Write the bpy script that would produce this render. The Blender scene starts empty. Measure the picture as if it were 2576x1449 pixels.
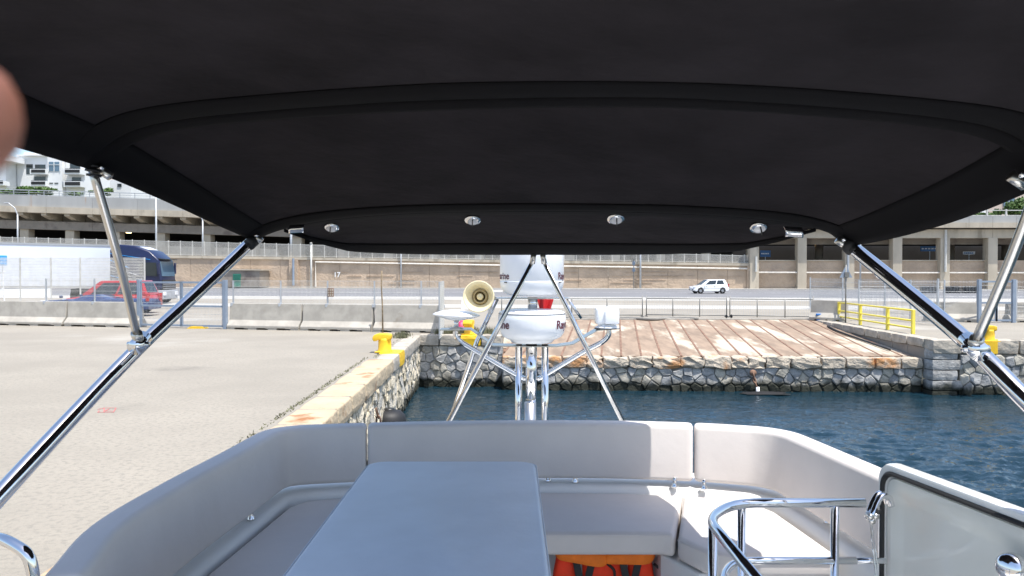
import bpy, bmesh, math, random
from mathutils import Vector, Matrix, noise
random.seed(7)
R = math.radians
SC = bpy.context.scene
COL = SC.collection

# ------------------------------------------------------------------ camera, light, exposure
EYE = 1.95                     # eye above the quay (quay = z 0)
WATER = -1.63
F = 1920.0; CU = 1288.0; CV = 724.5       # calibration of the photograph (2576 px wide measure)
PITCH = math.atan(33.5 / F)
cam = bpy.data.cameras.new("camera"); cam.sensor_width = 36; cam.lens = 36 * F / 2576
cam.clip_start = 0.01; cam.clip_end = 5000
cam.dof.use_dof = True; cam.dof.focus_distance = 9.0; cam.dof.aperture_fstop = 11
camo = bpy.data.objects.new("camera", cam); COL.objects.link(camo)
camo.location = (0, 0, EYE); camo.rotation_euler = (R(90) - PITCH, 0, 0)
SC.camera = camo

SUN = Vector((0.27, -0.25, 1.0)).normalized()
w = bpy.data.worlds.new("World"); SC.world = w; w.use_nodes = True
nt = w.node_tree; bg = nt.nodes["Background"]
sky = nt.nodes.new("ShaderNodeTexSky"); sky.sky_type = 'NISHITA'; sky.sun_disc = False
sky.sun_elevation = math.asin(SUN.z); sky.sun_rotation = math.atan2(SUN.x, SUN.y)
sky.dust_density = 1.6; sky.air_density = 1.0
nt.links.new(sky.outputs[0], bg.inputs[0]); bg.inputs[1].default_value = 0.15
sl = bpy.data.lights.new("sun", 'SUN'); sl.energy = 3.9; sl.angle = R(0.5); sl.color = (1.0, 0.965, 0.91)
so = bpy.data.objects.new("sun", sl); COL.objects.link(so)
so.rotation_euler = (-SUN).to_track_quat('-Z', 'Y').to_euler()
SC.view_settings.view_transform = 'Standard'; SC.view_settings.look = 'None'
SC.view_settings.gamma = 1; SC.view_settings.exposure = 0.80
try: SC.view_settings.use_curve_mapping = False
except Exception: pass

# ------------------------------------------------------------------ helpers
def ray(u, v):
    a = (u - CU) / F; b = -(v - CV) / F
    c, s = math.cos(PITCH), math.sin(PITCH)
    return Vector((a, c + b * s, -s + b * c))
def P(u, v, Y):
    d = ray(u, v); k = Y / d.y
    return Vector((d.x * k, Y, EYE + d.z * k))
def G(u, v, z=0.0):
    d = ray(u, v); k = (z - EYE) / d.z
    return Vector((d.x * k, d.y * k, z))
S = 1.15
def B(x, y, z): return Vector((S * x, S * y, EYE + S * z))
def BP(u, v, Y): return P(u, v, Y * S)

_m = {}
def mat(name, col, rough=.6, metal=0., var=.12, scale=3., bump=0., bscale=30., detail=5., col2=None, c2scale=1.,
        c2lo=.5, c2hi=.65, coat=0., emit=0., spec=.5, bdist=.01, wet=False, stretch=None, sheen=0.):
    if name in _m: return _m[name]
    m = bpy.data.materials.new(name); m.use_nodes = True; _m[name] = m
    n = m.node_tree; N = n.nodes; Lk = n.links; b = N["Principled BSDF"]
    geo = N.new("ShaderNodeNewGeometry"); pos = geo.outputs["Position"]
    if stretch:
        mp = N.new("ShaderNodeMapping"); mp.inputs["Scale"].default_value = stretch
        Lk.new(pos, mp.inputs[0]); pos = mp.outputs[0]
    def nz(sc, de=detail):
        t = N.new("ShaderNodeTexNoise"); t.inputs["Scale"].default_value = sc; t.inputs["Detail"].default_value = de
        t.inputs["Roughness"].default_value = .6
        Lk.new(pos, t.inputs["Vector"]); return t.outputs["Fac"]
    def mix(a, bb, fac, mode='MIX'):
        x = N.new("ShaderNodeMix"); x.data_type = 'RGBA'; x.blend_type = mode
        for s, val in ((x.inputs[0], fac), (x.inputs[6], a), (x.inputs[7], bb)):
            if isinstance(val, (int, float)): s.default_value = val
            elif isinstance(val, tuple): s.default_value = (*val[:3], 1)
            else: Lk.new(val, s)
        return x.outputs[2]
    def ramp(fac, lo, hi):
        r = N.new("ShaderNodeMapRange"); r.inputs[1].default_value = lo; r.inputs[2].default_value = hi
        r.interpolation_type = 'SMOOTHSTEP'
        Lk.new(fac, r.inputs[0]); return r.outputs[0]
    c = tuple(col)
    if var > 0:
        lo = tuple(x * (1 - var) for x in c); hi = tuple(min(1, x * (1 + var)) for x in c)
        out = mix(lo, hi, ramp(nz(scale), .3, .7))
    else: out = mix(c, c, 0.)
    if col2: out = mix(out, tuple(col2), ramp(nz(c2scale), c2lo, c2hi))
    if name == 'quay_concrete':
        out = mix(out, (.17, .155, .13), ramp(nz(.23, 9), .60, .74)); out = mix(out, (.36, .335, .29), ramp(nz(.11, 7), .56, .68))
    if wet:   # weed and wet stain near the water line
        sx = N.new("ShaderNodeSeparateXYZ"); Lk.new(geo.outputs["Position"], sx.inputs[0])
        ad = N.new("ShaderNodeMath"); ad.operation = 'MULTIPLY_ADD'; Lk.new(nz(2.2), ad.inputs[0])
        ad.inputs[1].default_value = .5; Lk.new(sx.outputs[2], ad.inputs[2])
        out = mix((.018, .02, .012), out, ramp(ad.outputs[0], WATER + .40, WATER + .66))
    Lk.new(out, b.inputs["Base Color"])
    b.inputs["Roughness"].default_value = rough; b.inputs["Metallic"].default_value = metal
    b.inputs["Specular IOR Level"].default_value = spec
    b.inputs["Coat Weight"].default_value = coat
    if sheen: b.inputs["Sheen Weight"].default_value = sheen
    if emit:
        b.inputs["Emission Color"].default_value = (*c, 1); b.inputs["Emission Strength"].default_value = emit
    if bump:
        bp = N.new("ShaderNodeBump"); bp.inputs["Strength"].default_value = bump; bp.inputs["Distance"].default_value = bdist
        Lk.new(nz(bscale, 4), bp.inputs["Height"]); Lk.new(bp.outputs[0], b.inputs["Normal"])
    return m

class MB:
    def __init__(s): s.v = []; s.f = []
    def add(s, vs, fs):
        k = len(s.v); s.v += [Vector(x) for x in vs]; s.f += [tuple(i + k for i in f) for f in fs]; return s
    def hexa(s, p):     # 8 pts: bottom 4 ccw, top 4
        return s.add(p, [(3, 2, 1, 0), (4, 5, 6, 7), (0, 1, 5, 4), (1, 2, 6, 5), (2, 3, 7, 6), (3, 0, 4, 7)])
    def box(s, c, d, rz=0., M=None):
        hx, hy, hz = d[0] / 2, d[1] / 2, d[2] / 2
        p = [Vector((x, y, z)) for z in (-hz, hz) for x, y in ((-hx, -hy), (hx, -hy), (hx, hy), (-hx, hy))]
        m = M if M else Matrix.Rotation(rz, 3, 'Z')
        return s.hexa([m @ q + Vector(c) for q in p])
    def bar(s, a, b, w, h, up=(0, 0, 1)):
        a = Vector(a); b = Vector(b); d = (b - a).normalized(); up = Vector(up)
        if abs(d.dot(up)) > .99: up = Vector((0, 1, 0))
        x = d.cross(up).normalized() * w / 2; y = x.cross(d).normalized() * h / 2
        return s.hexa([a - x - y, a + x - y, b + x - y, b - x - y, a - x + y, a + x + y, b + x + y, b - x + y])
    def prism(s, poly, z0, z1):
        n = len(poly); vs = [(p[0], p[1], z0) for p in poly] + [(p[0], p[1], z1) for p in poly]
        fs = [tuple(range(n - 1, -1, -1)), tuple(range(n, 2 * n))] + [(i, (i + 1) % n, n + (i + 1) % n, n + i) for i in range(n)]
        return s.add(vs, fs)
    def extr(s, sect, a, b, xa, ya=(0, 0, 1)):   # section (p,q) in axes xa,ya extruded a->b
        a = Vector(a); b = Vector(b); xa = Vector(xa); ya = Vector(ya); n = len(sect)
        vs = [a + xa * p + ya * q for p, q in sect] + [b + xa * p + ya * q for p, q in sect]
        return s.add(vs, [tuple(range(n)), tuple(range(2 * n - 1, n - 1, -1))] + [(i, n + i, n + (i + 1) % n, (i + 1) % n) for i in range(n)])
    def tube(s, pts, r, seg=14, cap=True):
        pts = [Vector(p) for p in pts]; n = len(pts); rr = r if isinstance(r, (list, tuple)) else [r] * n
        T = [((pts[min(i + 1, n - 1)] - pts[max(i - 1, 0)]).normalized()) for i in range(n)]
        up = Vector((0, 0, 1)) if abs(T[0].z) < .9 else Vector((0, 1, 0))
        nx = T[0].cross(up).normalized(); vs = []
        for i in range(n):
            nx = (nx - T[i] * nx.dot(T[i])).normalized(); ny = T[i].cross(nx)
            for k in range(seg):
                a = 2 * math.pi * k / seg
                vs.append(pts[i] + (nx * math.cos(a) + ny * math.sin(a)) * rr[i])
        fs = [(i * seg + k, i * seg + (k + 1) % seg, (i + 1) * seg + (k + 1) % seg, (i + 1) * seg + k) for i in range(n - 1) for k in range(seg)]
        if cap: fs += [tuple(range(seg - 1, -1, -1)), tuple(range((n - 1) * seg, n * seg))]
        return s.add(vs, fs)
    def lathe(s, prof, c, axis=(0, 0, 1), seg=40):
        axis = Vector(axis).normalized(); q = Vector((0, 0, 1)).rotation_difference(axis); c = Vector(c); n = len(prof)
        vs = [q @ Vector((r * math.cos(2 * math.pi * k / seg), r * math.sin(2 * math.pi * k / seg), z)) + c for r, z in prof for k in range(seg)]
        fs = [(i * seg + k, i * seg + (k + 1) % seg, (i + 1) * seg + (k + 1) % seg, (i + 1) * seg + k) for i in range(n - 1) for k in range(seg)]
        return s.add(vs, fs)
    def grid(s, fn, nu, nv, close_u=False):
        vs = [fn(i / nu, j / nv) for j in range(nv + 1) for i in range(nu + 1)]
        return s.add(vs, [(j * (nu + 1) + i, j * (nu + 1) + i + 1, (j + 1) * (nu + 1) + i + 1, (j + 1) * (nu + 1) + i) for j in range(nv) for i in range(nu)])
    def build(s, name, m, root=None, smooth=False, local=False, label=None, cat=None, group=None, kind=None, bevel=0, bseg=2, solid=0, recalc=True, sub=0, parent=None):
        me = bpy.data.meshes.new(name)
        if root is not None and not local: org = root_loc(root)
        elif root is None and cat and s.v:
            xs = [v.x for v in s.v]; ys = [v.y for v in s.v]; zs = [v.z for v in s.v]
            org = Vector(((min(xs) + max(xs)) / 2, (min(ys) + max(ys)) / 2, min(zs)))
        else: org = Vector((0, 0, 0))
        me.from_pydata([v - org for v in s.v], [], s.f); me.update()
        if recalc:
            bm = bmesh.new(); bm.from_mesh(me); bmesh.ops.recalc_face_normals(bm, faces=bm.faces); bm.to_mesh(me); bm.free()
        if m: me.materials.append(m)
        if smooth:
            me.polygons.foreach_set("use_smooth", [True] * len(me.polygons))
        o = bpy.data.objects.new(name, me); COL.objects.link(o)
        if root is not None: o.parent = root
        else: o.location = org
        if solid:
            q = o.modifiers.new("s", 'SOLIDIFY'); q.thickness = solid; q.offset = 0
        if bevel:
            q = o.modifiers.new("b", 'BEVEL'); q.width = bevel; q.segments = bseg; q.limit_method = 'ANGLE'; q.angle_limit = R(35)
        if sub:
            q = o.modifiers.new("u", 'SUBSURF'); q.levels = sub; q.render_levels = sub
        if smooth == 'auto':
            q = 0
            bm = bmesh.new(); bm.from_mesh(me)
            for e in bm.edges:
                if len(e.link_faces) == 2 and e.calc_face_angle(0) > R(40): e.smooth = False
            bm.to_mesh(me); bm.free()
        return tag(o, label, cat, group, kind)
def root_loc(r):
    v = Vector(r.location); p = r.parent
    while p: v = v + p.location; p = p.parent
    return v
def tag(o, label=None, cat=None, group=None, kind=None):
    if label: o["label"] = label
    if cat: o["category"] = cat
    if group: o["group"] = group
    if kind: o["kind"] = kind
    return o
def thing(name, label, cat, loc=(0, 0, 0), rz=0., group=None):
    o = bpy.data.objects.new(name, None); COL.objects.link(o); o.location = loc; o.rotation_euler = (0, 0, rz)
    o.empty_display_size = .1
    return tag(o, label, cat, group)
def dup(root, loc, rz=None, label=None):
    r = root.copy(); COL.objects.link(r); r.location = loc
    if rz is not None: r.rotation_euler = (0, 0, rz)
    if label: r["label"] = label
    for ch in list(root.children):
        c = ch.copy(); COL.objects.link(c); c.parent = r
        for g in ch.children:
            d = g.copy(); COL.objects.link(d); d.parent = c
    return r
def shared(name, src, root, loc, rz=0, scale=None):
    o = bpy.data.objects.new(name, src.data); COL.objects.link(o); o.parent = root
    o.location = Vector(loc) - root_loc(root); o.rotation_euler = (0, 0, rz)
    if scale: o.scale = scale
    return o
def catmull(pts, n):
    pts = [Vector(p) for p in pts]; out = []
    q = [pts[0] * 2 - pts[1]] + pts + [pts[-1] * 2 - pts[-2]]
    for i in range(1, len(q) - 2):
        for k in range(n):
            t = k / n; a, b, c, d = q[i - 1:i + 3]
            out.append(.5 * ((2 * b) + (c - a) * t + (2 * a - 5 * b + 4 * c - d) * t * t + (3 * b - a - 3 * c + d) * t ** 3))
    return out + [pts[-1]]
def fillet(pts, r, n=6):     # polyline with rounded corners
    pts = [Vector(p) for p in pts]; out = [pts[0]]
    for i in range(1, len(pts) - 1):
        a, b, c = pts[i - 1:i + 2]; d1 = a - b; d2 = c - b
        k = min(r, d1.length * .45, d2.length * .45); p0 = b + d1.normalized() * k; p2 = b + d2.normalized() * k
        for j in range(n + 1):
            t = j / n; out.append(p0 * (1 - t) ** 2 + b * 2 * t * (1 - t) + p2 * t * t)
    return out + [pts[-1]]
def text_mesh(body, size):
    cu = bpy.data.curves.new("t", 'FONT'); cu.body = body; cu.size = size; cu.offset = size * .022
    o = bpy.data.objects.new("t", cu); COL.objects.link(o)
    bpy.context.view_layer.update()
    me = bpy.data.meshes.new_from_object(o.evaluated_get(bpy.context.evaluated_depsgraph_get()))
    vs = [v.co.copy() for v in me.vertices]; fs = [tuple(p.vertices) for p in me.polygons]
    bpy.data.objects.remove(o); bpy.data.meshes.remove(me)
    return vs, fs

# ------------------------------------------------------------------ materials
M_ground = mat("quay_concrete", (.285, .257, .212), .92, var=.10, scale=.35, bump=.8, bscale=24, bdist=.02, col2=(.235, .215, .18), c2scale=17, c2lo=.46, c2hi=.66, detail=9)
M_road = mat("road_asphalt", (.17, .17, .175), .9, var=.1, scale=.3, bump=.3, bscale=30)
M_pale = mat("pale_concrete_road", (.40, .385, .35), .9, var=.1, scale=.15, stretch=(.3, 1.5, 1))
M_line = mat("road_paint", (.72, .72, .70), .7, var=.08)
M_conc = mat("barrier_concrete", (.38, .355, .31), .9, var=.14, scale=2.2, bump=.3, bscale=40, col2=(.26, .22, .17), c2scale=1.3, c2lo=.6, c2hi=.8)
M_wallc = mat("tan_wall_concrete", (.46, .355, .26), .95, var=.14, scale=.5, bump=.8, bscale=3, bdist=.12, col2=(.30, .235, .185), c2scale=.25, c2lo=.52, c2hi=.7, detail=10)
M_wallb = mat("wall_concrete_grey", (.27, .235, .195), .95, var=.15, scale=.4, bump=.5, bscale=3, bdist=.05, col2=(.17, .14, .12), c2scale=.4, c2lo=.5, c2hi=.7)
M_beam = mat("beam_concrete", (.47, .41, .32), .95, var=.14, scale=.4, col2=(.30, .26, .20), c2scale=.6, c2lo=.55, c2hi=.7, stretch=(1, 1, .35))
M_par = mat("parapet_grey", (.36, .36, .345), .9, var=.1, scale=.3, col2=(.36, .24, .15), c2scale=.5, c2lo=.6, c2hi=.72, stretch=(1, 1, .15))
M_dark = mat("underpass_shade", (.035, .033, .032), .95, var=.2, scale=.4)  # near-black stand-in for concrete; shade of the open bays is painted in
M_rail = mat("painted_rail", (.55, .54, .50), .6, var=.1)
M_galv = mat("galvanised_steel", (.42, .44, .46), .5, metal=.3, var=.1, scale=4)
M_wire = mat("zinc_wire", (.46, .46, .44), .6)
M_gate = mat("blue_grey_gate_paint", (.22, .27, .34), .5, var=.08)
M_yel = mat("yellow_bollard_paint", (.80, .50, .02), .5, var=.08, scale=8, bump=.2, bscale=60, col2=(.55, .32, .04), c2scale=7, c2lo=.62, c2hi=.72)
M_yel2 = mat("yellow_rail_paint", (.80, .66, .09), .5, var=.06)
M_cope = mat("coping_stone_warm", (.46, .37, .25), .9, var=.10, scale=1.5, bump=.7, bscale=9, bdist=.04, col2=(.30, .13, .05), c2scale=1.3, c2lo=.56, c2hi=.70)
M_copeg = mat("coping_stone_grey", (.40, .36, .30), .9, var=.2, scale=3, bump=.8, bscale=10, bdist=.03, col2=(.22, .15, .10), c2scale=1.5, c2lo=.55, c2hi=.75)
M_coper = mat("broken_edge_stone", (.44, .38, .30), .9, var=.2, scale=3, bump=1, bscale=7, bdist=.08, col2=(.48, .24, .10), c2scale=.9, c2lo=.52, c2hi=.66)
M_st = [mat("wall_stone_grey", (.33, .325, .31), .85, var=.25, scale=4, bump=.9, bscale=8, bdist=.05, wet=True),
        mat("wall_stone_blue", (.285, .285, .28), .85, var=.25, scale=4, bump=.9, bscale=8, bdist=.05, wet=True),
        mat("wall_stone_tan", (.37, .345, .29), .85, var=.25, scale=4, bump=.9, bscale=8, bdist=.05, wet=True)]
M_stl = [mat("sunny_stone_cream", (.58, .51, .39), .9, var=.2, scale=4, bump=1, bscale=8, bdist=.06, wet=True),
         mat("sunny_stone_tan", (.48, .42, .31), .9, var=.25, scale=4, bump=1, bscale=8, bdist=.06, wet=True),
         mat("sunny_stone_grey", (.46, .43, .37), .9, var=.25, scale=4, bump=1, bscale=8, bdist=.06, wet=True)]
M_joint = mat("mortar_joint", (.26, .235, .195), .95, var=.3, scale=3, wet=True)
M_ramp = mat("rust_stained_ramp", (.262, .192, .136), .9, var=.22, scale=1.6, bump=.3, bscale=14, col2=(.48, .42, .33), c2scale=.5, c2lo=.51, c2hi=.62, detail=15, stretch=(1.9, .5, 1))
M_rust = mat("rusty_steel_bar", (.20, .115, .075), .85, var=.25, scale=3, bump=.3, bscale=30)
M_steel = mat("polished_stainless", (.74, .74, .75), .07, metal=1, var=.0)
M_sat = mat("brushed_stainless", (.74, .73, .71), .22, metal=1, var=.0)
M_steelb = mat("satin_aluminium", (.62, .60, .56), .28, metal=1, var=.03)
M_gel = mat("white_gelcoat", (.78, .78, .765), .18, var=.015, coat=.4)
M_gelc = mat("matt_gelcoat", (.84, .83, .80), .55, var=.02)
M_gelg = mat("hatch_gelcoat", (.68, .68, .63), .12, var=.015, coat=.6)
M_gelw = mat("radome_white", (.82, .83, .84), .25, var=.01, coat=.2)
M_vinyl = mat("cream_grey_vinyl", (.67, .62, .585), .55, var=.025, scale=5, bump=.35, bscale=9, bdist=.006)
M_cover = mat("blue_grey_table_cover", (.76, .81, .90), .42, var=.04, scale=4, bump=.4, bscale=5, bdist=.012)
M_cloth = mat("black_canvas", (.0170, .0146, .0165), .95, spec=.12, var=.3, scale=2.6, bump=.5, bscale=4, bdist=.03)
M_band = mat("black_canvas_hem", (.003, .0027, .0034), .9, spec=.15, var=.1, bump=.2, bscale=300, bdist=.002)
M_rub = mat("black_rubber", (.012, .012, .013), .6, var=.1)
M_blk = mat("black_plastic", (.02, .02, .02), .4, var=0)
M_brass = mat("aged_brass", (.42, .32, .16), .5, metal=.3)
M_horn = mat("cream_horn_plastic", (.84, .72, .45), .35, var=.02)
M_mar = mat("maroon_print", (.10, .015, .03), .5, var=0)
M_navy = mat("navy_truck_paint", (.005, .010, .05), .35, var=.1, coat=.25)
M_white = mat("white_car_paint", (.78, .79, .80), .25, var=.0, coat=.8)
M_trail = mat("trailer_white", (.62, .66, .74), .45, var=.03, scale=.5)
M_red = mat("red_car_paint", (.38, .018, .018), .3, var=.0, coat=.8)
M_bluec = mat("dark_blue_car_paint", (.015, .035, .12), .25, var=.0, coat=.8)
M_glass = mat("dark_window_glass", (.02, .028, .032), .06, var=0, spec=.8)
M_glassb = mat("blue_window_glass", (.10, .17, .24), .08, var=.2, scale=.2, spec=.8)
M_tyre = mat("tyre_rubber", (.015, .015, .015), .8, var=0)
M_rim = mat("silver_rim", (.5, .5, .52), .35, metal=.8, var=0)
M_lamp = mat("clear_lamp", (.7, .7, .72), .15, var=0)
M_orange = mat("orange_fabric", (.95, .20, .01), .7, var=.12, scale=18, bump=.5, bscale=25, bdist=.01)
M_orred = mat("red_orange_fabric", (.95, .05, .008), .7, var=.1, scale=18, bump=.5, bscale=25, bdist=.01)
M_apt = mat("white_render", (.70, .71, .71), .9, var=.05, scale=.2)
M_apt2 = mat("pinkish_render", (.50, .42, .36), .9, var=.08, scale=.2)
M_leaf = mat("leaf_green", (.07, .13, .025), .7, var=.45, scale=2.5)
M_leafd = mat("weed_green", (.13, .13, .07), .8, var=.4, scale=6)
M_bark = mat("bark", (.12, .09, .06), .9)
M_green = mat("green_door_paint", (.03, .19, .13), .6)
M_bsign = mat("blue_sign", (.03, .13, .32), .5)
M_wsign = mat("white_sign", (.75, .76, .78), .5, var=0)
M_skin = mat("skin", (.20, .08, .05), .5, var=.1, scale=120)
M_wood = mat("weathered_wood", (.25, .19, .12), .9, var=.3, scale=12)
M_tl = mat("lamp_tube_light", (1., .72, .36), .5, var=0, emit=5.)
M_dkcloth = mat("dark_shirt", (.03, .035, .06), .9)

def water_mat():
    m = bpy.data.materials.new("harbour_water"); m.use_nodes = True; n = m.node_tree; N = n.nodes; L = n.links
    b = N["Principled BSDF"]; b.inputs["Base Color"].default_value = (.007, .024, .036, 1)
    b.inputs["Roughness"].default_value = .03; b.inputs["IOR"].default_value = 1.333
    g = N.new("ShaderNodeNewGeometry"); mp = N.new("ShaderNodeMapping"); mp.inputs["Scale"].default_value = (1, 1.8, 1)
    L.new(g.outputs["Position"], mp.inputs[0]); prev = None
    for sc, st, di in ((5, .5, .05), (14, .4, .015)):
        t = N.new("ShaderNodeTexNoise"); t.inputs["Scale"].default_value = sc; t.inputs["Detail"].default_value = 3
        t.inputs["Distortion"].default_value = .6
        L.new(mp.outputs[0], t.inputs["Vector"]); bp = N.new("ShaderNodeBump")
        bp.inputs["Strength"].default_value = st; bp.inputs["Distance"].default_value = di
        L.new(t.outputs["Fac"], bp.inputs["Height"])
        if prev: L.new(prev, bp.inputs["Normal"])
        prev = bp.outputs[0]
    L.new(prev, b.inputs["Normal"]); return m

# ------------------------------------------------------------------ ground and water
QX0, QX1 = -2.50, -2.96          # quay edge (outer) near / at the corner
CY = 24.45
def qedge(y): return QX0 if y < 10 else QX0 + (QX1 - QX0) * (y - 10) / (CY - 10)
RL, RY0, RY1 = -.30, 23.35, 32.9     # ramp
RXR0, RXR1 = 12.50, 13.05
g = MB()
def sheet(pts, z): g.add([(x, y, z) for x, y in pts], [tuple(range(len(pts)))])
sheet([(-2500, -400), (QX0 - .02, -400), (QX0 - .02, 10), (QX1 - .02, CY), (QX1 - .02, RY1), (-2500, RY1)], 0)
sheet([(QX1 - .02, CY + .02), (RL, CY - .25), (RL, RY1), (QX1 - .02, RY1)], 0)
sheet([(RXR0, 22.8), (2500, 22.8), (2500, RY1), (RXR1, RY1)], 0)
sheet([(-2500, RY1), (2500, RY1), (2500, 3500), (-2500, 3500)], 0)
g.build("ground", M_ground, kind='structure', recalc=False)
# far road: asphalt band and pale concrete strip
LA, LB = Vector((-76.5, 114., 0)), Vector((65., 97.5, 0))       # base line of the far retaining wall
LD = (LB - LA).normalized(); LN = Vector((-LD.y, LD.x, 0))     # LN points away from the camera
def strip(mb, off0, off1, z, a0=-160, a1=340):
    p = [LA + LD * a0 + LN * off0, LA + LD * a1 + LN * off0, LA + LD * a1 + LN * off1, LA + LD * a0 + LN * off1]
    mb.add([(q.x, q.y, z) for q in p], [(0, 1, 2, 3)])
mb = MB(); strip(mb, -38, -3.2, .004); mb.build("road", M_road, kind='structure', recalc=False)
mb = MB(); strip(mb, -46, -38.2, .004); strip(mb, -60, -55, .004); mb.build("concrete_apron", M_pale, kind='structure', recalc=False)
mb = MB(); strip(mb, -3.2, 0, .12)
a = LA + LD * -160 + LN * -3.2; b = LA + LD * 340 + LN * -3.2
mb.add([(a.x, a.y, 0), (b.x, b.y, 0), (b.x, b.y, .12), (a.x, a.y, .12)], [(0, 1, 2, 3)])
mb.build("pavement", M_pale, kind='structure', recalc=False)
mb = MB()
for off in (-21, -37.4, -4.4): strip(mb, off, off + .16, .008)
for k in range(5):
    c = G(1212 + k * 30, 731.5); 
    for j in range(1): mb.add([(c.x + x + y * .6, c.y + y * 4, .009) for x, y in ((-.8, -1), (.5, -1), (.8, 1), (-.5, 1))], [(0, 1, 2, 3)])
mb.build("road_markings", M_line, kind='structure', recalc=False)
# red survey scribble on the quay
mb = MB()
def scrib(px, w=.012):
    q = [G(u, v, .005) for u, v in px]
    for i in range(len(q) - 1): mb.bar(q[i], q[i + 1], w, .002)
scrib([(246, 1030), (262, 1026), (292, 1026), (285, 1037), (246, 1037), (250, 1033)]); scrib([(262, 1026), (262, 1036)]); scrib([(275, 1028), (264, 1034), (283, 1034)])
mb.build("red_paint_mark", mat("red_spray", (.5, .12, .12), .8), kind='structure')

# water: displaced sheet
mb = MB()
def wv(x, y):
    p = Vector((x * .72 + .1 * y, y * 1.35, 0))
    d = noise.noise(p * .9) * .05
    for f_, a_, o_ in ((1.9, .042, 3), (3.7, .024, 7), (7.1, .011, 12)): d += (1 - 2.2 * abs(noise.noise(p * f_ + Vector((o_, 3, 1))))) * a_
    return (d - .04) * 1.5 * (.3 + .7 * max(0., min(1., (19.5 - y) / 6)))
nx, ny = 430, 400
mb.grid(lambda i, j: Vector((-3.2 + i * 30, -2 + j * 27, WATER + wv(-3.2 + i * 30, -2 + j * 27))), nx, ny)
mb.add([(x, y, WATER - .03) for x, y in ((26.8, -400), (600, -400), (600, 25), (26.8, 25))], [(0, 1, 2, 3)])
mb.add([(x, y, WATER - .03) for x, y in ((-3.2, -400), (26.8, -400), (26.8, -2), (-3.2, -2))], [(0, 1, 2, 3)])
mb.build("water", water_mat(), smooth=True, kind='structure', recalc=False)

# ------------------------------------------------------------------ stone walls
def voronoi(W, H, s, seed):
    rnd = random.Random(seed); cols = max(2, int(W / s)); rows = max(2, round(H / (s * .85))); pts = []
    for j in range(-1, rows + 1):
        for i in range(-1, cols + 1):
            pts.append(((i + .5 + (.5 if j % 2 else 0) - .25 + rnd.uniform(-.38, .38)) * W / cols, (j + .5 + rnd.uniform(-.33, .33)) * H / rows))
    cells = []
    for k, (cx, cy) in enumerate(pts):
        if not (0 < cx < W and 0 < cy < H): continue
        poly = [(0, 0), (W, 0), (W, H), (0, H)]
        poly = [(max(0, min(W, cx + dx)), max(0, min(H, cy + dy))) for dx, dy in ((-3 * s, -3 * s), (3 * s, -3 * s), (3 * s, 3 * s), (-3 * s, 3 * s))]
        for l, (qx, qy) in enumerate(pts):
            if l == k or abs(qx - cx) > 3 * s or abs(qy - cy) > 3 * s: continue
            mx, my = (cx + qx) / 2, (cy + qy) / 2; nx_, ny_ = qx - cx, qy - cy; out = []
            for a in range(len(poly)):
                p, q = poly[a], poly[(a + 1) % len(poly)]
                dp = (p[0] - mx) * nx_ + (p[1] - my) * ny_; dq = (q[0] - mx) * nx_ + (q[1] - my) * ny_
                if dp <= 0: out.append(p)
                if (dp < 0 < dq) or (dq < 0 < dp):
                    t = dp / (dp - dq); out.append((p[0] + (q[0] - p[0]) * t, p[1] + (q[1] - p[1]) * t))
            poly = out
            if len(poly) < 3: break
        if len(poly) >= 3: cells.append(poly)
    return cells
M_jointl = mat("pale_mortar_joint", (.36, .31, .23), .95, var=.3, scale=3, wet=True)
def stone_wall(root, A, Bv, z0, z1, s, mats, seed, limit=300, near=None, prefix="stone", depth=.05, gap=.007):
    A = Vector(A); Bv = Vector(Bv); d = (Bv - A); W = d.length; d.normalize()
    n = Vector((d.y, -d.x, 0))
    mbk = MB(); th = .25
    mbk.hexa([A + Vector((0, 0, z0)), Bv + Vector((0, 0, z0)), Bv - n * th + Vector((0, 0, z0)), A - n * th + Vector((0, 0, z0)),
              A + Vector((0, 0, z1)), Bv + Vector((0, 0, z1)), Bv - n * th + Vector((0, 0, z1)), A - n * th + Vector((0, 0, z1))])
    mbk.build("backing", M_jointl if mats is M_stl else M_joint, root)
    rnd = random.Random(seed + 1); cells = voronoi(W, z1 - z0, s, seed)
    if near: cells.sort(key=near)
    rest = MB()
    for k, poly in enumerate(cells):
        cx = sum(p[0] for p in poly) / len(poly); cy = sum(p[1] for p in poly) / len(poly); m = len(poly)
        dp = depth * rnd.uniform(.6, 1.5)
        tx, ty = rnd.uniform(-.12, .12), rnd.uniform(-.16, .06)
        def ring(gp, off, jit=0):
            r = []
            for (x, y) in poly:
                l = math.hypot(x - cx, y - cy) + 1e-6; f = max(.2, 1 - gp / l)
                r.append(A + d * (cx + (x - cx) * f) + Vector((0, 0, z0 + cy + (y - cy) * f)) + n * (off + rnd.uniform(-jit, jit) + (off > .01) * (tx * (x - cx) + ty * (y - cy))))
            return r
        r0 = ring(gap, .0); r1 = ring(gap * 1.3, dp * .7, .006); r2 = ring(gap * 1.3 + s * .12, dp, .012)
        b = MB() if k < limit else rest
        fs = [(i, (i + 1) % m, m + (i + 1) % m, m + i) for i in range(m)] + [(m + i, m + (i + 1) % m, 2 * m + (i + 1) % m, 2 * m + i) for i in range(m)] + [tuple(range(2 * m, 3 * m))]
        b.add(r0 + r1 + r2, fs)
        if k < limit: b.build(prefix, rnd.choice(mats), root, smooth=False, recalc=False)
    if rest.v: rest.build(prefix + "_rows", mats[0], root, kind='stuff', recalc=False)

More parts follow.
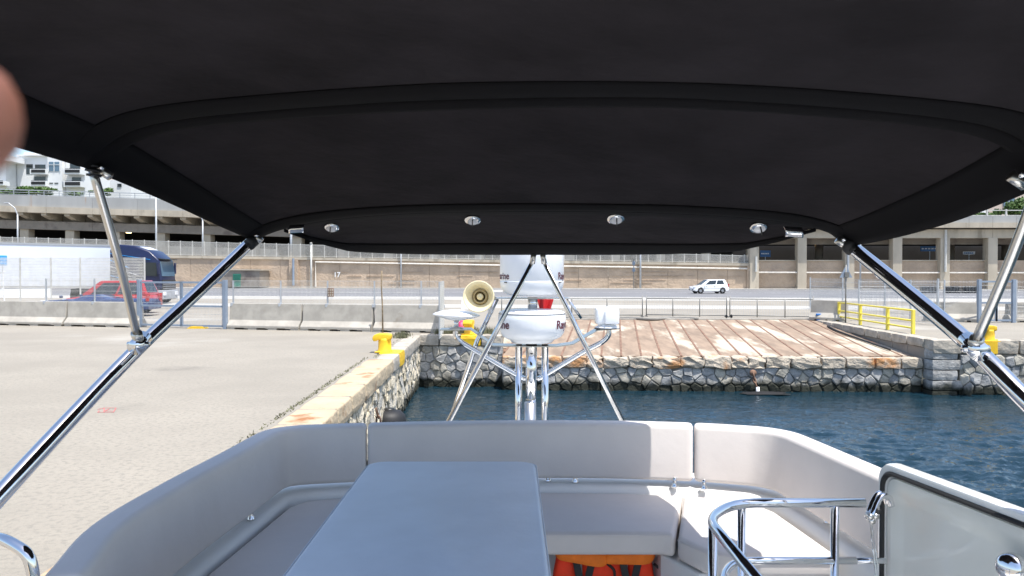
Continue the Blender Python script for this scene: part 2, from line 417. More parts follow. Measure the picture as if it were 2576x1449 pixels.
def rough_block(mb, c, dims, rz=0., amp=.02, seed=0, n=3):
    # block with uneven faces
    k0 = len(mb.v); hx, hy, hz = [q / 2 for q in dims]; m = Matrix.Rotation(rz, 3, 'Z')
    nx_, ny_, nz_ = max(1, min(n, int(dims[0] / .12))), max(1, min(n, int(dims[1] / .12))), max(1, min(n, int(dims[2] / .12)))
    bm = bmesh.new(); bmesh.ops.create_cube(bm, size=1)
    bmesh.ops.subdivide_edges(bm, edges=bm.edges[:], cuts=2, use_grid_fill=True)
    rnd = random.Random(seed); vs = []
    for v in bm.verts:
        q = Vector((v.co.x * dims[0], v.co.y * dims[1], v.co.z * dims[2]))
        ex = sum(abs(abs(t) - .5) < .01 for t in v.co)
        q *= 1 - .035 * (ex - 1) if ex > 1 else 1
        q += Vector((rnd.uniform(-1, 1), rnd.uniform(-1, 1), rnd.uniform(-1, 1))) * amp
        vs.append(m @ q + Vector(c))
    mb.add(vs, [tuple(x.index for x in f.verts) for f in bm.faces]); bm.free()

# left quay wall (sunlit, faces the boat)
qw = thing("quay_wall", "cream rubble stone quay wall beside the boat with broad rust stained coping", "quay wall", (QX0, 10, WATER))
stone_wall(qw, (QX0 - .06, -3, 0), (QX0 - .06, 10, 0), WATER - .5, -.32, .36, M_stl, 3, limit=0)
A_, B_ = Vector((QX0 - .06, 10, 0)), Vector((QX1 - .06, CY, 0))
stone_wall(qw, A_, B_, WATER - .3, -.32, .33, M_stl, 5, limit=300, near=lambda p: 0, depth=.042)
y = -3.0; k = 0
while y < CY - .1:
    L_ = random.uniform(1.1, 1.7); y1 = min(CY, y + L_); ym = (y + y1) / 2; wdt = .62 if ym < 17.9 else .45
    b = MB(); rz = 0 if ym < 10 else -math.atan((QX1 - QX0) / (CY - 10)) 
    yel = 18.3 < ym + .3 < 19.9
    rough_block(b, (qedge(ym) - wdt / 2 + .03, ym, -.155), (wdt, y1 - y - .006, .345), rz, .007, k)
    b.build("coping_stone", M_yel if False else (M_cope if ym < 18.2 else M_copeg), qw, smooth=False, bevel=.03, bseg=3)
    y = y1; k += 1
# yellow painted coping under the left bollard
b = MB(); rough_block(b, (qedge(19.1) - .22, 19.1, -.14), (.54, .95, .35), 0, .006, 3); b.build("painted_coping", M_yel, qw, label="coping stone painted yellow")
# rusty mooring rings
def chain(root, pts, r=.02):
    for i in range(len(pts) - 1):
        a, c = Vector(pts[i]), Vector(pts[i + 1]); mid = (a + c) / 2; d = (c - a); L_ = d.length * .68; d.normalize()
        sd = d.cross(Vector((0, 1, 0)) if i % 2 else Vector((1, 0, .2))).normalized() * L_ * .36
        b = MB(); loop = [mid + d * L_ * math.cos(t) + sd * math.sin(t) for t in [2 * math.pi * j / 12 for j in range(13)]]
        b.tube(loop, r, 6, cap=False); b.build("chain_link", M_rust, root, smooth=True)
for uy, nm in ((12.3, "rusty chain hanging on the sunlit quay wall nearest the boat"), (14.6, "rusty chain hanging on the sunlit quay wall further along")):
    x = qedge(uy) + .06; t = thing("mooring_chain", nm, "chain", (x, uy, -1), group=None)
    chain(t, [(x, uy - .1, -.62), (x + .02, uy, -.78), (x + .02, uy + .05, -.95), (x + .03, uy + .02, -1.12), (x + .02, uy + .1, -1.28)], .016)
# black round fender at the wall foot
b = MB(); fc = G(979, 1046, -1.05); fr = .36
t = thing("rubber_fender", "black round rubber fender standing at the foot of the quay wall", "fender", (fc.x, fc.y, WATER))
b.lathe([(0, .45), (.12, .45), (fr * .7, .42), (fr * .95, .33), (fr, .2), (fr, -.9), (0, -.95)], (fc.x, fc.y, fc.z - .32)); b.build("fender_body", M_rub, t, smooth=True)
b = MB(); b.lathe([(0, .02), (.11, .02), (.11, -.02)], (fc.x, fc.y, fc.z + .14)); b.build("end_cap", M_blk, t, smooth=True)
# weeds along the coping
b = MB(); rnd = random.Random(3)
for k in range(650):
    yy = rnd.triangular(8, CY, 12); wd = .64 if yy < 17.9 else .46
    if rnd.random() < .3 and noise.noise(Vector((0, yy * .8, 3))) < .0: continue
    x = qedge(yy) - wd - rnd.uniform(-.02, .07); h = rnd.uniform(.01, .04); a = rnd.uniform(0, 6.28); c = Vector((x, yy, 0))
    d = Vector((math.cos(a), math.sin(a), 0)) * .012; tip = Vector((rnd.uniform(-.04, .04), rnd.uniform(-.04, .04), h))
    b.add([c - d, c + d, c + tip], [(0, 1, 2)])
for k in range(500):
    c = G(1010 + rnd.gauss(0, 10) , 842 + rnd.uniform(-2, 10)); h = rnd.uniform(.03, .14); a = rnd.uniform(0, 6.28)
    d = Vector((math.cos(a), math.sin(a), 0)) * .015; b.add([c - d, c + d, c + Vector((rnd.uniform(-.05, .05), 0, h))], [(0, 1, 2)])
for k in range(700):
    c = Vector((rnd.uniform(-2.5, -.5), rnd.gauss(25.3, .25), 0)); h = rnd.uniform(.05, .28); a = rnd.uniform(0, 6.28)
    d = Vector((math.cos(a), math.sin(a), 0)) * .02; b.add([c - d, c + d, c + Vector((rnd.uniform(-.1, .1), 0, h))], [(0, 1, 2)])
tag(b.build("weeds", M_leafd, recalc=False), "small green weeds growing along the quay joints", "weeds", kind='stuff')

# end wall, ramp wall, right wall
E0, E1, E2 = Vector((QX1 - .03, CY + .02, 0)), Vector((RL, CY - .22, 0)), Vector((RXR0, 23.2, 0))
ew = thing("dock_end_wall", "grey rubble stone wall across the dock end with grey coping at the corner", "quay wall", (-1.6, CY, WATER))
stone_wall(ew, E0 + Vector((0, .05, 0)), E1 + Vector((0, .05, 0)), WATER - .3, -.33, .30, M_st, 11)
x = E0.x
for k in range(4):
    x1 = E0.x + (E1.x - E0.x) * (k + 1) / 4; b = MB(); xm = (x + x1) / 2; ym = E0.y + (E1.y - E0.y) * (k + .5) / 4
    rough_block(b, (xm, ym + .2, -.15), (x1 - x - .015, .5, .34), -.07, .01, k + 50)
    b.build("coping_stone", M_yel if k == 2 else M_copeg, ew, bevel=.012, label="coping stone painted yellow" if k == 2 else None); x = x1
rw = thing("slipway_wall", "long low rubble stone wall below the slipway with a broken stained stone edge", "quay wall", (6, 23.4, WATER))
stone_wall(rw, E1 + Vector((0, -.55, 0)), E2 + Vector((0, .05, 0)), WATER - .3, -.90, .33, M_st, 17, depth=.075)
x = RL; k = 0
while x < RXR0 - .05:
    x1 = min(RXR0, x + random.uniform(.45, .95)); xm = (x + x1) / 2; ym = 23.68 + (23.2 - 23.68) * (xm - RL) / (RXR0 - RL)
    b = MB(); bad = 1.0 if 2.5 < xm < 9.5 else .45
    rough_block(b, (xm, ym + .14 + random.uniform(-.03, .05) * bad, -.745 + random.uniform(-.02, .0) * bad), (x1 - x - .012, .52, .33), -.035, .045 * bad, k + 80)
    b.build("edge_stone", M_coper, rw, smooth=False, bevel=.02); x = x1; k += 1
sd = thing("slipway_side_wall", "low stained block wall along the right side of the slipway", "quay wall", (12.8, 28, -.6))
for k in range(9):
    t0, t1 = k / 9, (k + 1) / 9; a = Vector((RXR0, 23.1, 0)).lerp(Vector((RXR1, RY1, 0)), t0); c = Vector((RXR0, 23.1, 0)).lerp(Vector((RXR1, RY1, 0)), t1)
    b = MB(); b.hexa([a + Vector((0, .01, -1)), a + Vector((.4, .01, -1)), c + Vector((.4, -.01, -1)), c + Vector((0, -.01, -1)), a + Vector((0, .01, -.26)), a + Vector((.4, .01, -.26)), c + Vector((.4, -.01, -.26)), c + Vector((0, -.01, -.26))])
    b.build("block", M_wallb, sd, bevel=.015)
    b = MB(); rough_block(b, ((a.x + c.x) / 2 + .2, (a.y + c.y) / 2, -.12), (.5, (c - a).length - .02, .27), -.055, .01, k); b.build("coping_stone", M_copeg, sd, bevel=.01)
rr = thing("right_quay_wall", "grey stone quay wall right of the slipway with squared corner blocks", "quay wall", (18, 22.6, WATER))
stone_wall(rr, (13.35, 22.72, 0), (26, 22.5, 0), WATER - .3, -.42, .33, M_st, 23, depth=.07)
for k in range(5):
    b = MB(); ww = .95 if k % 2 else .78
    rough_block(b, (RXR0 + ww / 2 + random.uniform(-.01, .01), 22.95, WATER - .12 + k * .31 + .08), (ww, .6, .302), 0, .005, k + 140); b.build("corner_block", M_st[0], rr, bevel=.012)
x = RXR0
while x < 26:
    x1 = x + random.uniform(.8, 1.3); yl = 13.55 < (x + x1) / 2 < 14.6
    b = MB(); rough_block(b, ((x + x1) / 2, 22.92, -.2), (x1 - x - .015, .62, .42), -.015, .012, int(x * 10)); b.build("coping_stone", M_copeg, rr, bevel=.012); x = x1
b = MB(); b.box((14.0, 22.9, -.185), (.78, .68, .44)); b.build("painted_coping", M_yel, rr, label="coping stone painted yellow", bevel=.015)

# slipway with rusty bars
sw = thing("slipway", "rust stained concrete slipway with white worn patches and steel bars", "slipway", (6, 28, -.6))
def rz_(y): return -.585 + (y - 23.7) / (RY1 - 23.7) * .585
NB = 24; top0, dxs = -.35, .625
def rxr(y): return RXR0 + (RXR1 - RXR0) * (y - 23.4) / (RY1 - 23.4)
def bx(k, y): return top0 + k * dxs - 1.25 * (RY1 - y) / (RY1 - 23.7)
for k in range(NB + 1):
    pts = []
    xl = lambda y: max(RL, bx(k - 1, y) + .031) if k else RL
    xr = lambda y: min(rxr(y), bx(k, y) - .031) if k < NB else rxr(y)
    ys = [23.75 + (RY1 - 23.75) * i / 6 for i in range(7)]
    L_ = [(xl(y), y) for y in ys if xr(y) > xl(y) + .02]; Rr = [(xr(y), y) for y in ys if xr(y) > xl(y) + .02]
    if len(L_) < 2: continue
    poly = L_[::-1] + Rr
    b = MB(); n_ = len(poly); b.add([(p[0], p[1], rz_(p[1])) for p in poly] + [(p[0], p[1], rz_(p[1]) - .2) for p in poly],
          [tuple(range(n_)), tuple(range(2 * n_ - 1, n_ - 1, -1))] + [(i, n_ + i, n_ + (i + 1) % n_, (i + 1) % n_) for i in range(n_)])
    b.build("slab", M_ramp, sw)
b = MB(); b.add([(RL, 23.7, rz_(23.7) - .03), (RXR0, 23.7, rz_(23.7) - .03), (RXR1, RY1, rz_(RY1) - .03), (RL, RY1, rz_(RY1) - .03)], [(0, 1, 2, 3)]); b.build("bedding", M_rust, sw)
for k in range(NB):
    ys = [y for y in [23.75 + (RY1 - 23.75) * i / 24 for i in range(25)] if RL + .05 < bx(k, y) < rxr(y) - .05]
    if len(ys) < 2: continue
    b = MB(); a = Vector((bx(k, ys[0]), ys[0], rz_(ys[0]) + .001)); c = Vector((bx(k, ys[-1]), ys[-1], rz_(ys[-1]) + .001))
    b.bar(a, c, .06, .024); b.build("steel_bar", M_rust, sw)
tp = MB(); tp.box((6.3, RY1 + .1, .03), (13.0, .22, .06)); tp.build("kerb_beam", M_conc, sw)
# rope / pipe lying on top of the slipway
b = MB(); pp = [G(u, v, .05) for u, v in ((1395, 799), (1470, 801), (1560, 800), (1640, 803), (1700, 800), (1756, 802))]
b.tube(catmull(pp, 6), .07, 8); b.build("old_hose", mat("grey_hose", (.2, .19, .17), .8), smooth=True, label="limp grey hose lying along the top of the slipway", cat="hose")
b = MB(); pp = [Vector((12.62, 30.5, rz_(30.5) + .05)), Vector((12.4, 29, rz_(29) + .05)), Vector((12.3, 27, rz_(27) + .05)), Vector((12.2, 24.6, rz_(24.6) + .06))]
b.tube(catmull(pp, 6), .035, 6); b.build("black_rope", M_rub, smooth=True, label="black rope lying along the right edge of the slipway", cat="rope")
b = MB(); pp = [G(2185, 836, -.2) + Vector((0.1 * math.cos(k * .9) + k * .03, .3 * math.sin(k * .9), .0)) for k in range(16)]
b.tube(catmull(pp, 4), .03, 6); b.build("rope_coil", M_rub, smooth=True, label="small dark tangle of rope against the slipway side wall", cat="rope")
# chain + white fender tube on slipway wall
t = thing("mooring_chain", "rusty chain holding a white tube on the slipway wall at the waterline", "chain", (7.35, 23.2, -1.2))
cx = P(1895, 940, 23.2)
chain(t, [cx, cx + Vector((.02, 0, -.14)), cx + Vector((.05, -.03, -.28)), cx + Vector((.10, -.03, -.42))], .022)
b = MB(); b.lathe([(.10, -.03), (.10, .03), (0, .04)], cx + Vector((0, .02, .02)), (0, -1, 0), 14); b.build("ring_plate", M_rust, t, smooth=True)
b = MB(); b.tube([cx + Vector((.12, -.05, -.40)), cx + Vector((.13, -.06, -.8))], .055, 10); b.build("white_tube", M_wsign, t, smooth=True)
b = MB(); rr_ = random.Random(5)
b.grid(lambda i, j: Vector((cx.x - .45 + 1.3 * i + .1 * math.sin(j * 9), cx.y - .1 - .55 * j, WATER + .03 + .05 * math.sin(math.pi * i) * math.sin(math.pi * j))), 10, 6)
b.build("floating_weed", M_rub, smooth=True, label="dark patch of floating weed under the hanging chain", cat="seaweed")

# ------------------------------------------------------------------ bollards
def bollard(base, rz, label, cat="bollard"):
    t = thing("bollard", label, cat, base, rz, "yellow mooring bollards on the quay edge")
    b = MB(); b.lathe([(0, 0), (.19, 0), (.185, .03), (.165, .06), (.16, .28), (.165, .34), (.0, .36)], (0, 0, 0), seg=24); b.build("post", M_yel, t, smooth=True, local=True)
    b = MB()
    sec = [(-.28, .30), (-.25, .27), (-.19, .28), (-.13, .31), (.16, .31), (.175, .36), (.165, .44), (.05, .465), (-.15, .465), (-.25, .43), (-.29, .36)]
    b.extr(sec, (0, -.15, 0), (0, .15, 0), (1, 0, 0)); b.build("hooked_head", M_yel, t, local=True, bevel=.03, bseg=3, smooth=True)
    b = MB(); b.box((0, 0, .012), (.44, .44, .024)); b.build("foot_plate", M_yel, t, local=True, bevel=.006)
    return t
bp = G(968, 887); bollard((bp.x, bp.y, .02), 0, "yellow hooked bollard on the left quay edge beside a thin wooden stick")
bp = G(1180, 842); bollard((bp.x, bp.y, .02), R(80), "yellow bollard at the dock end half hidden behind the small white antenna")
bp = G(2486, 860); bollard((bp.x, bp.y, .02), 0, "yellow bollard on the right quay wall behind the slanting strut")
b = MB(); rnd = random.Random(1); c = G(1160, 828)
b.grid(lambda i, j: c + Vector((.45 * (i - .5) + rnd.uniform(-.05, .05), .4 * (j - .5), .30 * math.sin(math.pi * i) * math.sin(math.pi * j) + rnd.uniform(0, .05))), 6, 6)
b.build("crumpled_bag", mat("magenta_plastic", (.6, .03, .12), .5), smooth=True, label="crumpled magenta plastic bag lying behind the dock end bollard", cat="bag")
# wooden stick
sp = G(963, 837); b = MB(); b.tube([sp, sp + Vector((-.01, 0, .9)), sp + Vector((-.04, 0, 1.5)), sp + Vector((-.03, 0, 2.08))], [.028, .024, .022, .03], 7)
b.build("wooden_stick", M_wood, smooth=True, label="thin upright wooden stick with a dark top behind the left bollard", cat="stick")
# blue cleat
c = G(2063, 806); t = thing("small_bollard", "small blue double headed cleat at the upper right corner of the slipway", "cleat", c)
M_bl = mat("blue_paint", (.03, .16, .45), .5)
b = MB(); b.lathe([(0, 0), (.17, 0), (.16, .05), (.09, .07), (.08, .22), (.0, .23)], c, seg=14); b.build("post", M_bl, t, smooth=True)
b = MB(); b.box(c + Vector((0, 0, .25)), (.34, .14, .09)); b.build("crossbar", M_bl, t, bevel=.03)

# ------------------------------------------------------------------ concrete barriers and wire fence on them
def bl(u): return G(u, 818 + 20 * u / 1100.)
def jersey(a, c, label, H=.92, m=None, group="concrete barriers of the quay fence line"):
    a = Vector(a); c = Vector(c); d = (c - a).normalized(); n = Vector((d.y, -d.x, 0)); L_ = (c - a).length
    t = thing("concrete_barrier", label, "barrier", (a + c) / 2, 0, group)
    sec = [(0, .06), (0, .14), (-.18, .33), (-.235, H), (-.385, H), (-.44, .33), (-.62, .14), (-.62, .06)]
    b = MB(); b.extr(sec, a + d * .015, c - d * .015, n); b.build("barrier_body", M_conc, t, bevel=.012)
    for f in (.06, .36, .64, .94):
        q = a + d * L_ * f; b = MB(); b.box(q - n * .31 + Vector((0, 0, .032)), (.34 if f in (.36, .64) else .3, .60, .063), math.atan2(d.y, d.x)); b.build("foot", M_conc, t)
    return t
jl = [(-240, -40, "outermost barrier at the left edge of the picture"), (-38, 156, "left barrier with a vertical rust streak under the second fence post"), (159, 343, "barrier just left of the grey mesh gate"),
      (569, 751, "barrier just right of the grey mesh gate"), (754, 932, "barrier below the brown plaque on the fence"), (937, 1104, "last barrier by the dock corner behind the wooden stick")]
for u0, u1, lb in jl: jersey(bl(u0), bl(u1), "pale concrete " + lb)
jersey(G(2038, 806) + Vector((0, .2, 0)), G(2106, 810) + Vector((.4, .2, 0)), "short grey concrete barrier at the end of the low mesh hurdles", 0.86, group=None)
jersey(G(2330, 809), G(2462, 811), "grey concrete barrier behind the tall wire fence left of the right gate", .80, group=None)
jersey(G(2540, 811), G(2700, 812), "grey concrete barrier right of the right gate", .80, group=None)

def mesh_panel(root, a, c, z0, z1, dv=.055, dh=.20, r=.0035, m=M_galv, name="wire_mesh", rows=None):
    a = Vector(a); c = Vector(c); L_ = (c - a).length; d = (c - a).normalized(); b = MB(); n = Vector((d.y, -d.x, 0))
    def wire(p, q, w):
        x = d * w if abs((q - p).normalized().z) > .5 else Vector((0, 0, w)); y = n * w
        b.add([p - x, p + y, p + x, p - y, q - x, q + y, q + x, q - y], [(0, 1, 5, 4), (1, 2, 6, 5), (2, 3, 7, 6), (3, 0, 4, 7)])
    k = 0
    while k * dv <= L_:
        p = a + d * (k * dv); wire(Vector((p.x, p.y, z0)), Vector((p.x, p.y, z1)), r); k += 1
    zz = z0
    while zz <= z1 + .001:
        wire(Vector((a.x, a.y, zz)), Vector((c.x, c.y, zz)), r * 1.15); zz += dh
    b.build(name, m, root, kind='stuff', recalc=False)
def fence_run(us, label, z1=1.77, ends=None, group=None):
    base = [bl(u) + Vector((.05, .34, 0)) for u in us]
    t = thing("wire_fence", label, "fence", base[len(base) // 2], 0, group)
    for i, p in enumerate(base):
        b = MB(); b.box(p + Vector((0, 0, (z1 + .75) / 2)), (.045, .045, z1 - .75)); b.build("fence_post", M_galv, t)
        b = MB(); b.box(p + Vector((0, -.07, .88)), (.13, .10, .12)); b.build("clamp", M_galv, t, bevel=.01)
        if i: mesh_panel(t, base[i - 1], p, .93, z1, .05, .2, r=.0042, m=M_wire)
    return t
fence_run([-150, -25, 100, 223, 340], "light wire mesh fence on the barriers left of the gate", 1.80)
fr_ = fence_run([575, 696, 815, 934, 1053, 1109], "light wire mesh fence on the barriers right of the gate with a brown plaque", 1.74)
pq = bl(827) + Vector((0, .30, 0)); b = MB(); b.box(pq + Vector((0, 0, 1.33)), (.22, .015, .30)); b.build("plaque", M_rust, fr_, label="small rusty brown plaque")
for j in range(3):
    for k in range(3):
        b = MB(); b.box(pq + Vector((-.07 + .07 * j, -.012, 1.24 + .09 * k)), (.045, .01, .06)); b.build("plaque_cell", M_copeg, fr_)
# edge-on mesh panel at the dock corner
a = bl(1109) + Vector((.1, .1, 0)); c = G(1105, 849)
t = thing("fence_end_panel", "narrow wire panel seen edge on at the dock corner", "fence", a)
mesh_panel(t, a, c + Vector((.02, 0, 0)), -.02, 1.72, .12, .058, .006, M_rail)
b = MB(); b.tube([c + Vector((0, 0, -.05)), c + Vector((0, 0, 1.72))], .018, 6); b.build("fence_post", M_galv, t)

# grey mesh gates
def gate(a, c, H, label, posts=(0, .5, 1)):
    a = Vector(a); c = Vector(c); d = (c - a).normalized(); n = Vector((d.y, -d.x, 0)); rz = math.atan2(d.y, d.x)
    t = thing("mesh_gate", label, "gate", (a + c) / 2)
    for f in (0, 1):
        p = a.lerp(c, f); b = MB(); b.box(p + Vector((0, 0, H / 2 + .02)), (.13, .13, H + .04), rz); b.build("gate_post", M_gate, t, bevel=.006)
    for i in range(2):
        p = a.lerp(c, (i + .04) / 2 if i == 0 else .505); q = a.lerp(c, .495 if i == 0 else .98)
        for z in (.10, H * .47, H - .05):
            b = MB(); b.bar(p + Vector((0, 0, z)), q + Vector((0, 0, z)), .05, .07); b.build("leaf_rail", M_gate, t)
        for x in (p, q):
            b = MB(); b.box(x + Vector((0, 0, H / 2 + .02)), (.075, .05, H - .08), rz); b.build("leaf_stile", M_gate, t)
        mesh_panel(t, p, q, .12, H - .06, .06, .2, .004, M_galv)
        b = MB(); hp = q if i == 0 else p; b.box(hp + Vector((0, -.05, H * .5)), (.06, .06, .14)); b.build("lock_box", M_galv, t)
    return t
gate(G(351, 823), G(567, 828), 1.72, "blue grey double mesh gate between the concrete barriers on the left")
gate(G(2463, 812), G(2549, 812), 1.72, "grey mesh gate in the fence at the right behind the strut")
b = MB(); p = G(505, 825) + Vector((0, -.25, 0)); b.extr([(-.35, 0), (.35, 0), (.22, .08), (-.22, .08)], p + Vector((0, -.15, 0)), p + Vector((0, .15, 0)), (1, 0, 0))
b.build("cable_ramp", M_yel, label="small yellow and black ramp block at the foot of the left gate", cat="ramp block")

# low mesh hurdles
def hurdle(u0, u1, v0, v1, label, posts):
    a = G(u0, v0); c = G(u1, v1); d = (c - a).normalized()
    t = thing("crowd_barrier", label, "crowd barrier", (a + c) / 2, 0, "low mesh hurdles behind the slipway")
    for z in (.08, .84):
        b = MB(); b.tube([a + Vector((0, 0, z)), c + Vector((0, 0, z))], .022, 8); b.build("frame_rail", M_galv2, t, smooth=True)
    for k in range(posts + 1):
        p = a.lerp(c, k / posts); b = MB(); b.tube([p + Vector((0, 0, .02)), p + Vector((0, 0, .98 if k in (0, posts) else .84))], .025, 8); b.build("upright", M_galv2, t, smooth=True)
    mesh_panel(t, a, c, .09, .83, .075, .4, .004, M_galv)
    for q in (a, c):
        b = MB(); b.box(q + Vector((0, 0, .02)), (.07, .5, .035)); b.build("foot", M_galv2, t)
    return t
M_galv2 = mat("grey_pipe", (.19, .19, .18), .5, metal=.4)
hurdle(1262, 1616, 796, 797, "longest low mesh hurdle reaching behind the radar mast", 4)
hurdle(1626, 1828, 796, 798, "middle low mesh hurdle behind the slipway", 3)
h3 = hurdle(1836, 2046, 798, 801, "right low mesh hurdle beside the concrete block", 3)
p = G(1833, 800); t = h3
for dx in (-.13, .09):
    b = MB(); b.lathe([(.03, -.02), (.075, -.022), (.085, 0), (.075, .022), (.03, .02)], p + Vector((dx, -.12, .085)), (1, .2, 0), 16); b.build("castor_wheel", M_rub, t, smooth=True)
# yellow railing
yr = thing("yellow_railing", "yellow pipe railing beside the right edge of the slipway", "railing", (13.4, 28.5, 0))
yp = [Vector((13.72, 32.0, 0)), Vector((13.52, 29.6, 0)), Vector((13.30, 27.0, 0)), Vector((13.15, 25.0, 0))]
for p in yp:
    b = MB(); b.box(p + Vector((0, 0, .40)), (.10, .10, .80)); b.build("post", M_yel2, yr, bevel=.008)
for z in (.78, .44, .20):
    b = MB(); b.tube([p + Vector((0, 0, z)) for p in yp], .032, 8); b.build("rail", M_yel2, yr, smooth=True)
# tall wire fence on the right
tf = thing("tall_wire_fence", "tall pale wire fence running away behind the yellow railing", "fence", (16.5, 36, 0))
fp = [Vector((17.2, 44, 0)), Vector((16.9, 39, 0)), Vector((16.6, 34, 0)), Vector((16.3, 29.2, 0))]
for i, p in enumerate(fp):
    b = MB(); b.box(p + Vector((0, 0, .9)), (.06, .06, 1.8)); b.build("fence_post", M_galv, tf)
    if i: mesh_panel(tf, fp[i - 1], p, .05, 1.75, .12, .25, .006)
tf2 = thing("tall_wire_fence", "tall pale wire fence crossing in front of the road left of the right gate", "fence", (18, 31.6, 0))
fp = [Vector((13.4 * 1.0 + 2.9, 31.9, 0)), Vector((17.8, 31.6, 0)), Vector((19.0, 31.4, 0))]
fp = [G(2160, 807), G(2290, 808), G(2375, 809), G(2458, 810)]
for i, p in enumerate(fp):
    b = MB(); b.box(p + Vector((0, 0, .87)), (.05, .05, 1.74)); b.build("fence_post", M_galv, tf2)
    if i: mesh_panel(tf2, fp[i - 1], p, .05, 1.72, .055, .2, .0035)
tf3 = thing("tall_wire_fence", "tall pale wire fence right of the right gate at the picture edge", "fence", (23, 31, 0))
fp = [G(2556, 811), G(2680, 812), G(2800, 812)]
for i, p in enumerate(fp):
    b = MB(); b.box(p + Vector((0, 0, .87)), (.05, .05, 1.74)); b.build("fence_post", M_galv, tf3)
    if i: mesh_panel(tf3, fp[i - 1], p, .05, 1.72, .055, .2, .0035)
# warning sign seen from behind
p = G(2127, 812); t = thing("road_sign", "grey back of a triangular road sign on a thin pole behind the yellow railing", "road sign", p)
b = MB(); b.tube([p, p + Vector((0, 0, 2.35))], .03, 8); b.build("pole", M_galv2, t, smooth=True)
b = MB(); b.add([p + Vector(q) for q in ((-.26, -.02, 1.83), (.26, -.02, 1.83), (0, -.02, 2.32), (-.26, .0, 1.83), (.26, .0, 1.83), (0, .0, 2.32))], [(0, 1, 2), (5, 4, 3), (0, 3, 4, 1), (1, 4, 5, 2), (2, 5, 3, 0)]); b.build("sign_plate", M_gate, t)
b = MB(); b.box(p + Vector((.02, -.05, 1.95)), (.18, .05, .2)); b.build("bracket", M_galv2, t)

# ------------------------------------------------------------------ far retaining wall and viaduct
def onL(u, off=0.):
    a = (u - CU) / F; A2 = LA + LN * off
    # A2.x + t*LD.x = a*(A2.y + t*LD.y)  (ignores the tiny pitch term)
    t = (a * A2.y - A2.x) / (LD.x - a * LD.y); return A2 + LD * t
def zat(v, p): return P(CU, v, p.y).z
def band(mb, u0, u1, t0, b0, t1, b1, off, th):
    p, q = onL(u0, off), onL(u1, off); bk = LN * th
    def V(a, z): return Vector((a.x, a.y, z))
    zb0, zb1, zt0, zt1 = zat(b0, p), zat(b1, q), zat(t0, p), zat(t1, q)
    mb.hexa([V(p, zb0), V(q, zb1), V(q + bk, zb1), V(p + bk, zb0), V(p, zt0), V(q, zt1), V(q + bk, zt1), V(p + bk, zt0)]); return mb
def lin(u, p0, p1): return p0[1] + (p1[1] - p0[1]) * (u - p0[0]) / (p1[0] - p0[0])
WT = lambda u: lin(u, (435, 644), (1889, 664))     # wall top in the photo
UL, UM, UR = -420, 1889, 3100
rwall = thing("retaining_wall", "long tan concrete retaining wall across the road with white pipes and streaks", "wall", onL(900))
def wallpanel(u0, u1, name="wall_panel", off=0, top=None, m=M_wallc, root=rwall):
    b = MB(); t0 = top(u0) if top else WT(u0); t1 = top(u1) if top else WT(u1)
    p, q = onL(u0, off), onL(u1, off); bk = LN * 1.0
    V = lambda a, z: Vector((a.x, a.y, z))
    z0, z1 = zat(t0, p), zat(t1, q)
    b.hexa([V(p, -.2), V(q, -.2), V(q + bk, -.2), V(p + bk, -.2), V(p, z0), V(q, z1), V(q + bk, z1), V(p + bk, z0)]); return b.build(name, m, root)
us = list(range(-420, 1889, 75)) + [1889]
for i in range(len(us) - 1): wallpanel(us[i] + .35, us[i + 1] - .35, off=random.uniform(0, .04))
b = MB(); band(b, UL, UM, WT(UL) - 1.5, WT(UL) + 5, WT(UM) - 1.5, WT(UM) + 5, -.18, 1.4); b.build("wall_cap", M_beam, rwall)
b = MB(); band(b, UL, UM + 5, 660, 720, 700, 731, .25, .5); b.build("wall_core", M_wallb, rwall)
for u in (740, 1892):
    b = MB(); p = onL(u, -.12); b.box(p + Vector((0, .2, zat(WT(u) + 4, p) / 2)), (1.3, .8, zat(WT(u) + 4, p)), math.atan2(LD.y, LD.x)); b.build("pilaster", M_wallc, rwall)
# pipes
M_pipe = mat("pale_pipe", (.66, .62, .55), .5)
b = MB(); pts = [onL(795, -.25) + Vector((0, 0, .2))]
def PL(u, v, off): q = onL(u, off); return Vector((q.x, q.y, zat(v, q)))
b.tube([PL(794, 722, -.2), PL(794, 659, -.2), PL(1300, 668, -.2), PL(1880, 676, -.2), PL(1893, 685, -.3), PL(2200, 686, -.3), PL(2580, 686, -.3)], .11, 6); b.build("long_pipe", M_pipe, rwall)
for u, v0, v1, mm in ((738, 650, 718, M_gate), (2133, 595, 690, M_galv), (2378, 578, 684, M_rail), (1902, 645, 684, M_rail)):
    b = MB(); b.tube([PL(u, v0, -.75), PL(u, v1, -.75)], .16, 8); b.build("down_pipe", mm, rwall)
# white 17 chalked on the wall
vs, fs = text_mesh("17", 1.0); p = PL(839, 697, -.06); b = MB()
b.add([p + LD * q.x + Vector((0, 0, q.y)) for q in vs], fs); b.build("chalk_number", M_line, rwall, recalc=False, label="chalked white number 17")
# horizontal board marks and cracks as shallow real grooves (thin proud ledges)
for k in range(26):
    u = random.uniform(760, 1880); v = random.choice((674, 684, 694, 704, 712)) + random.uniform(-1, 1); L_ = random.uniform(30, 110)
    b = MB(); band(b, u, u + L_, v, v + .7, v, v + .7, -.05, .2); b.build("shutter_ledge", M_wallc, rwall)
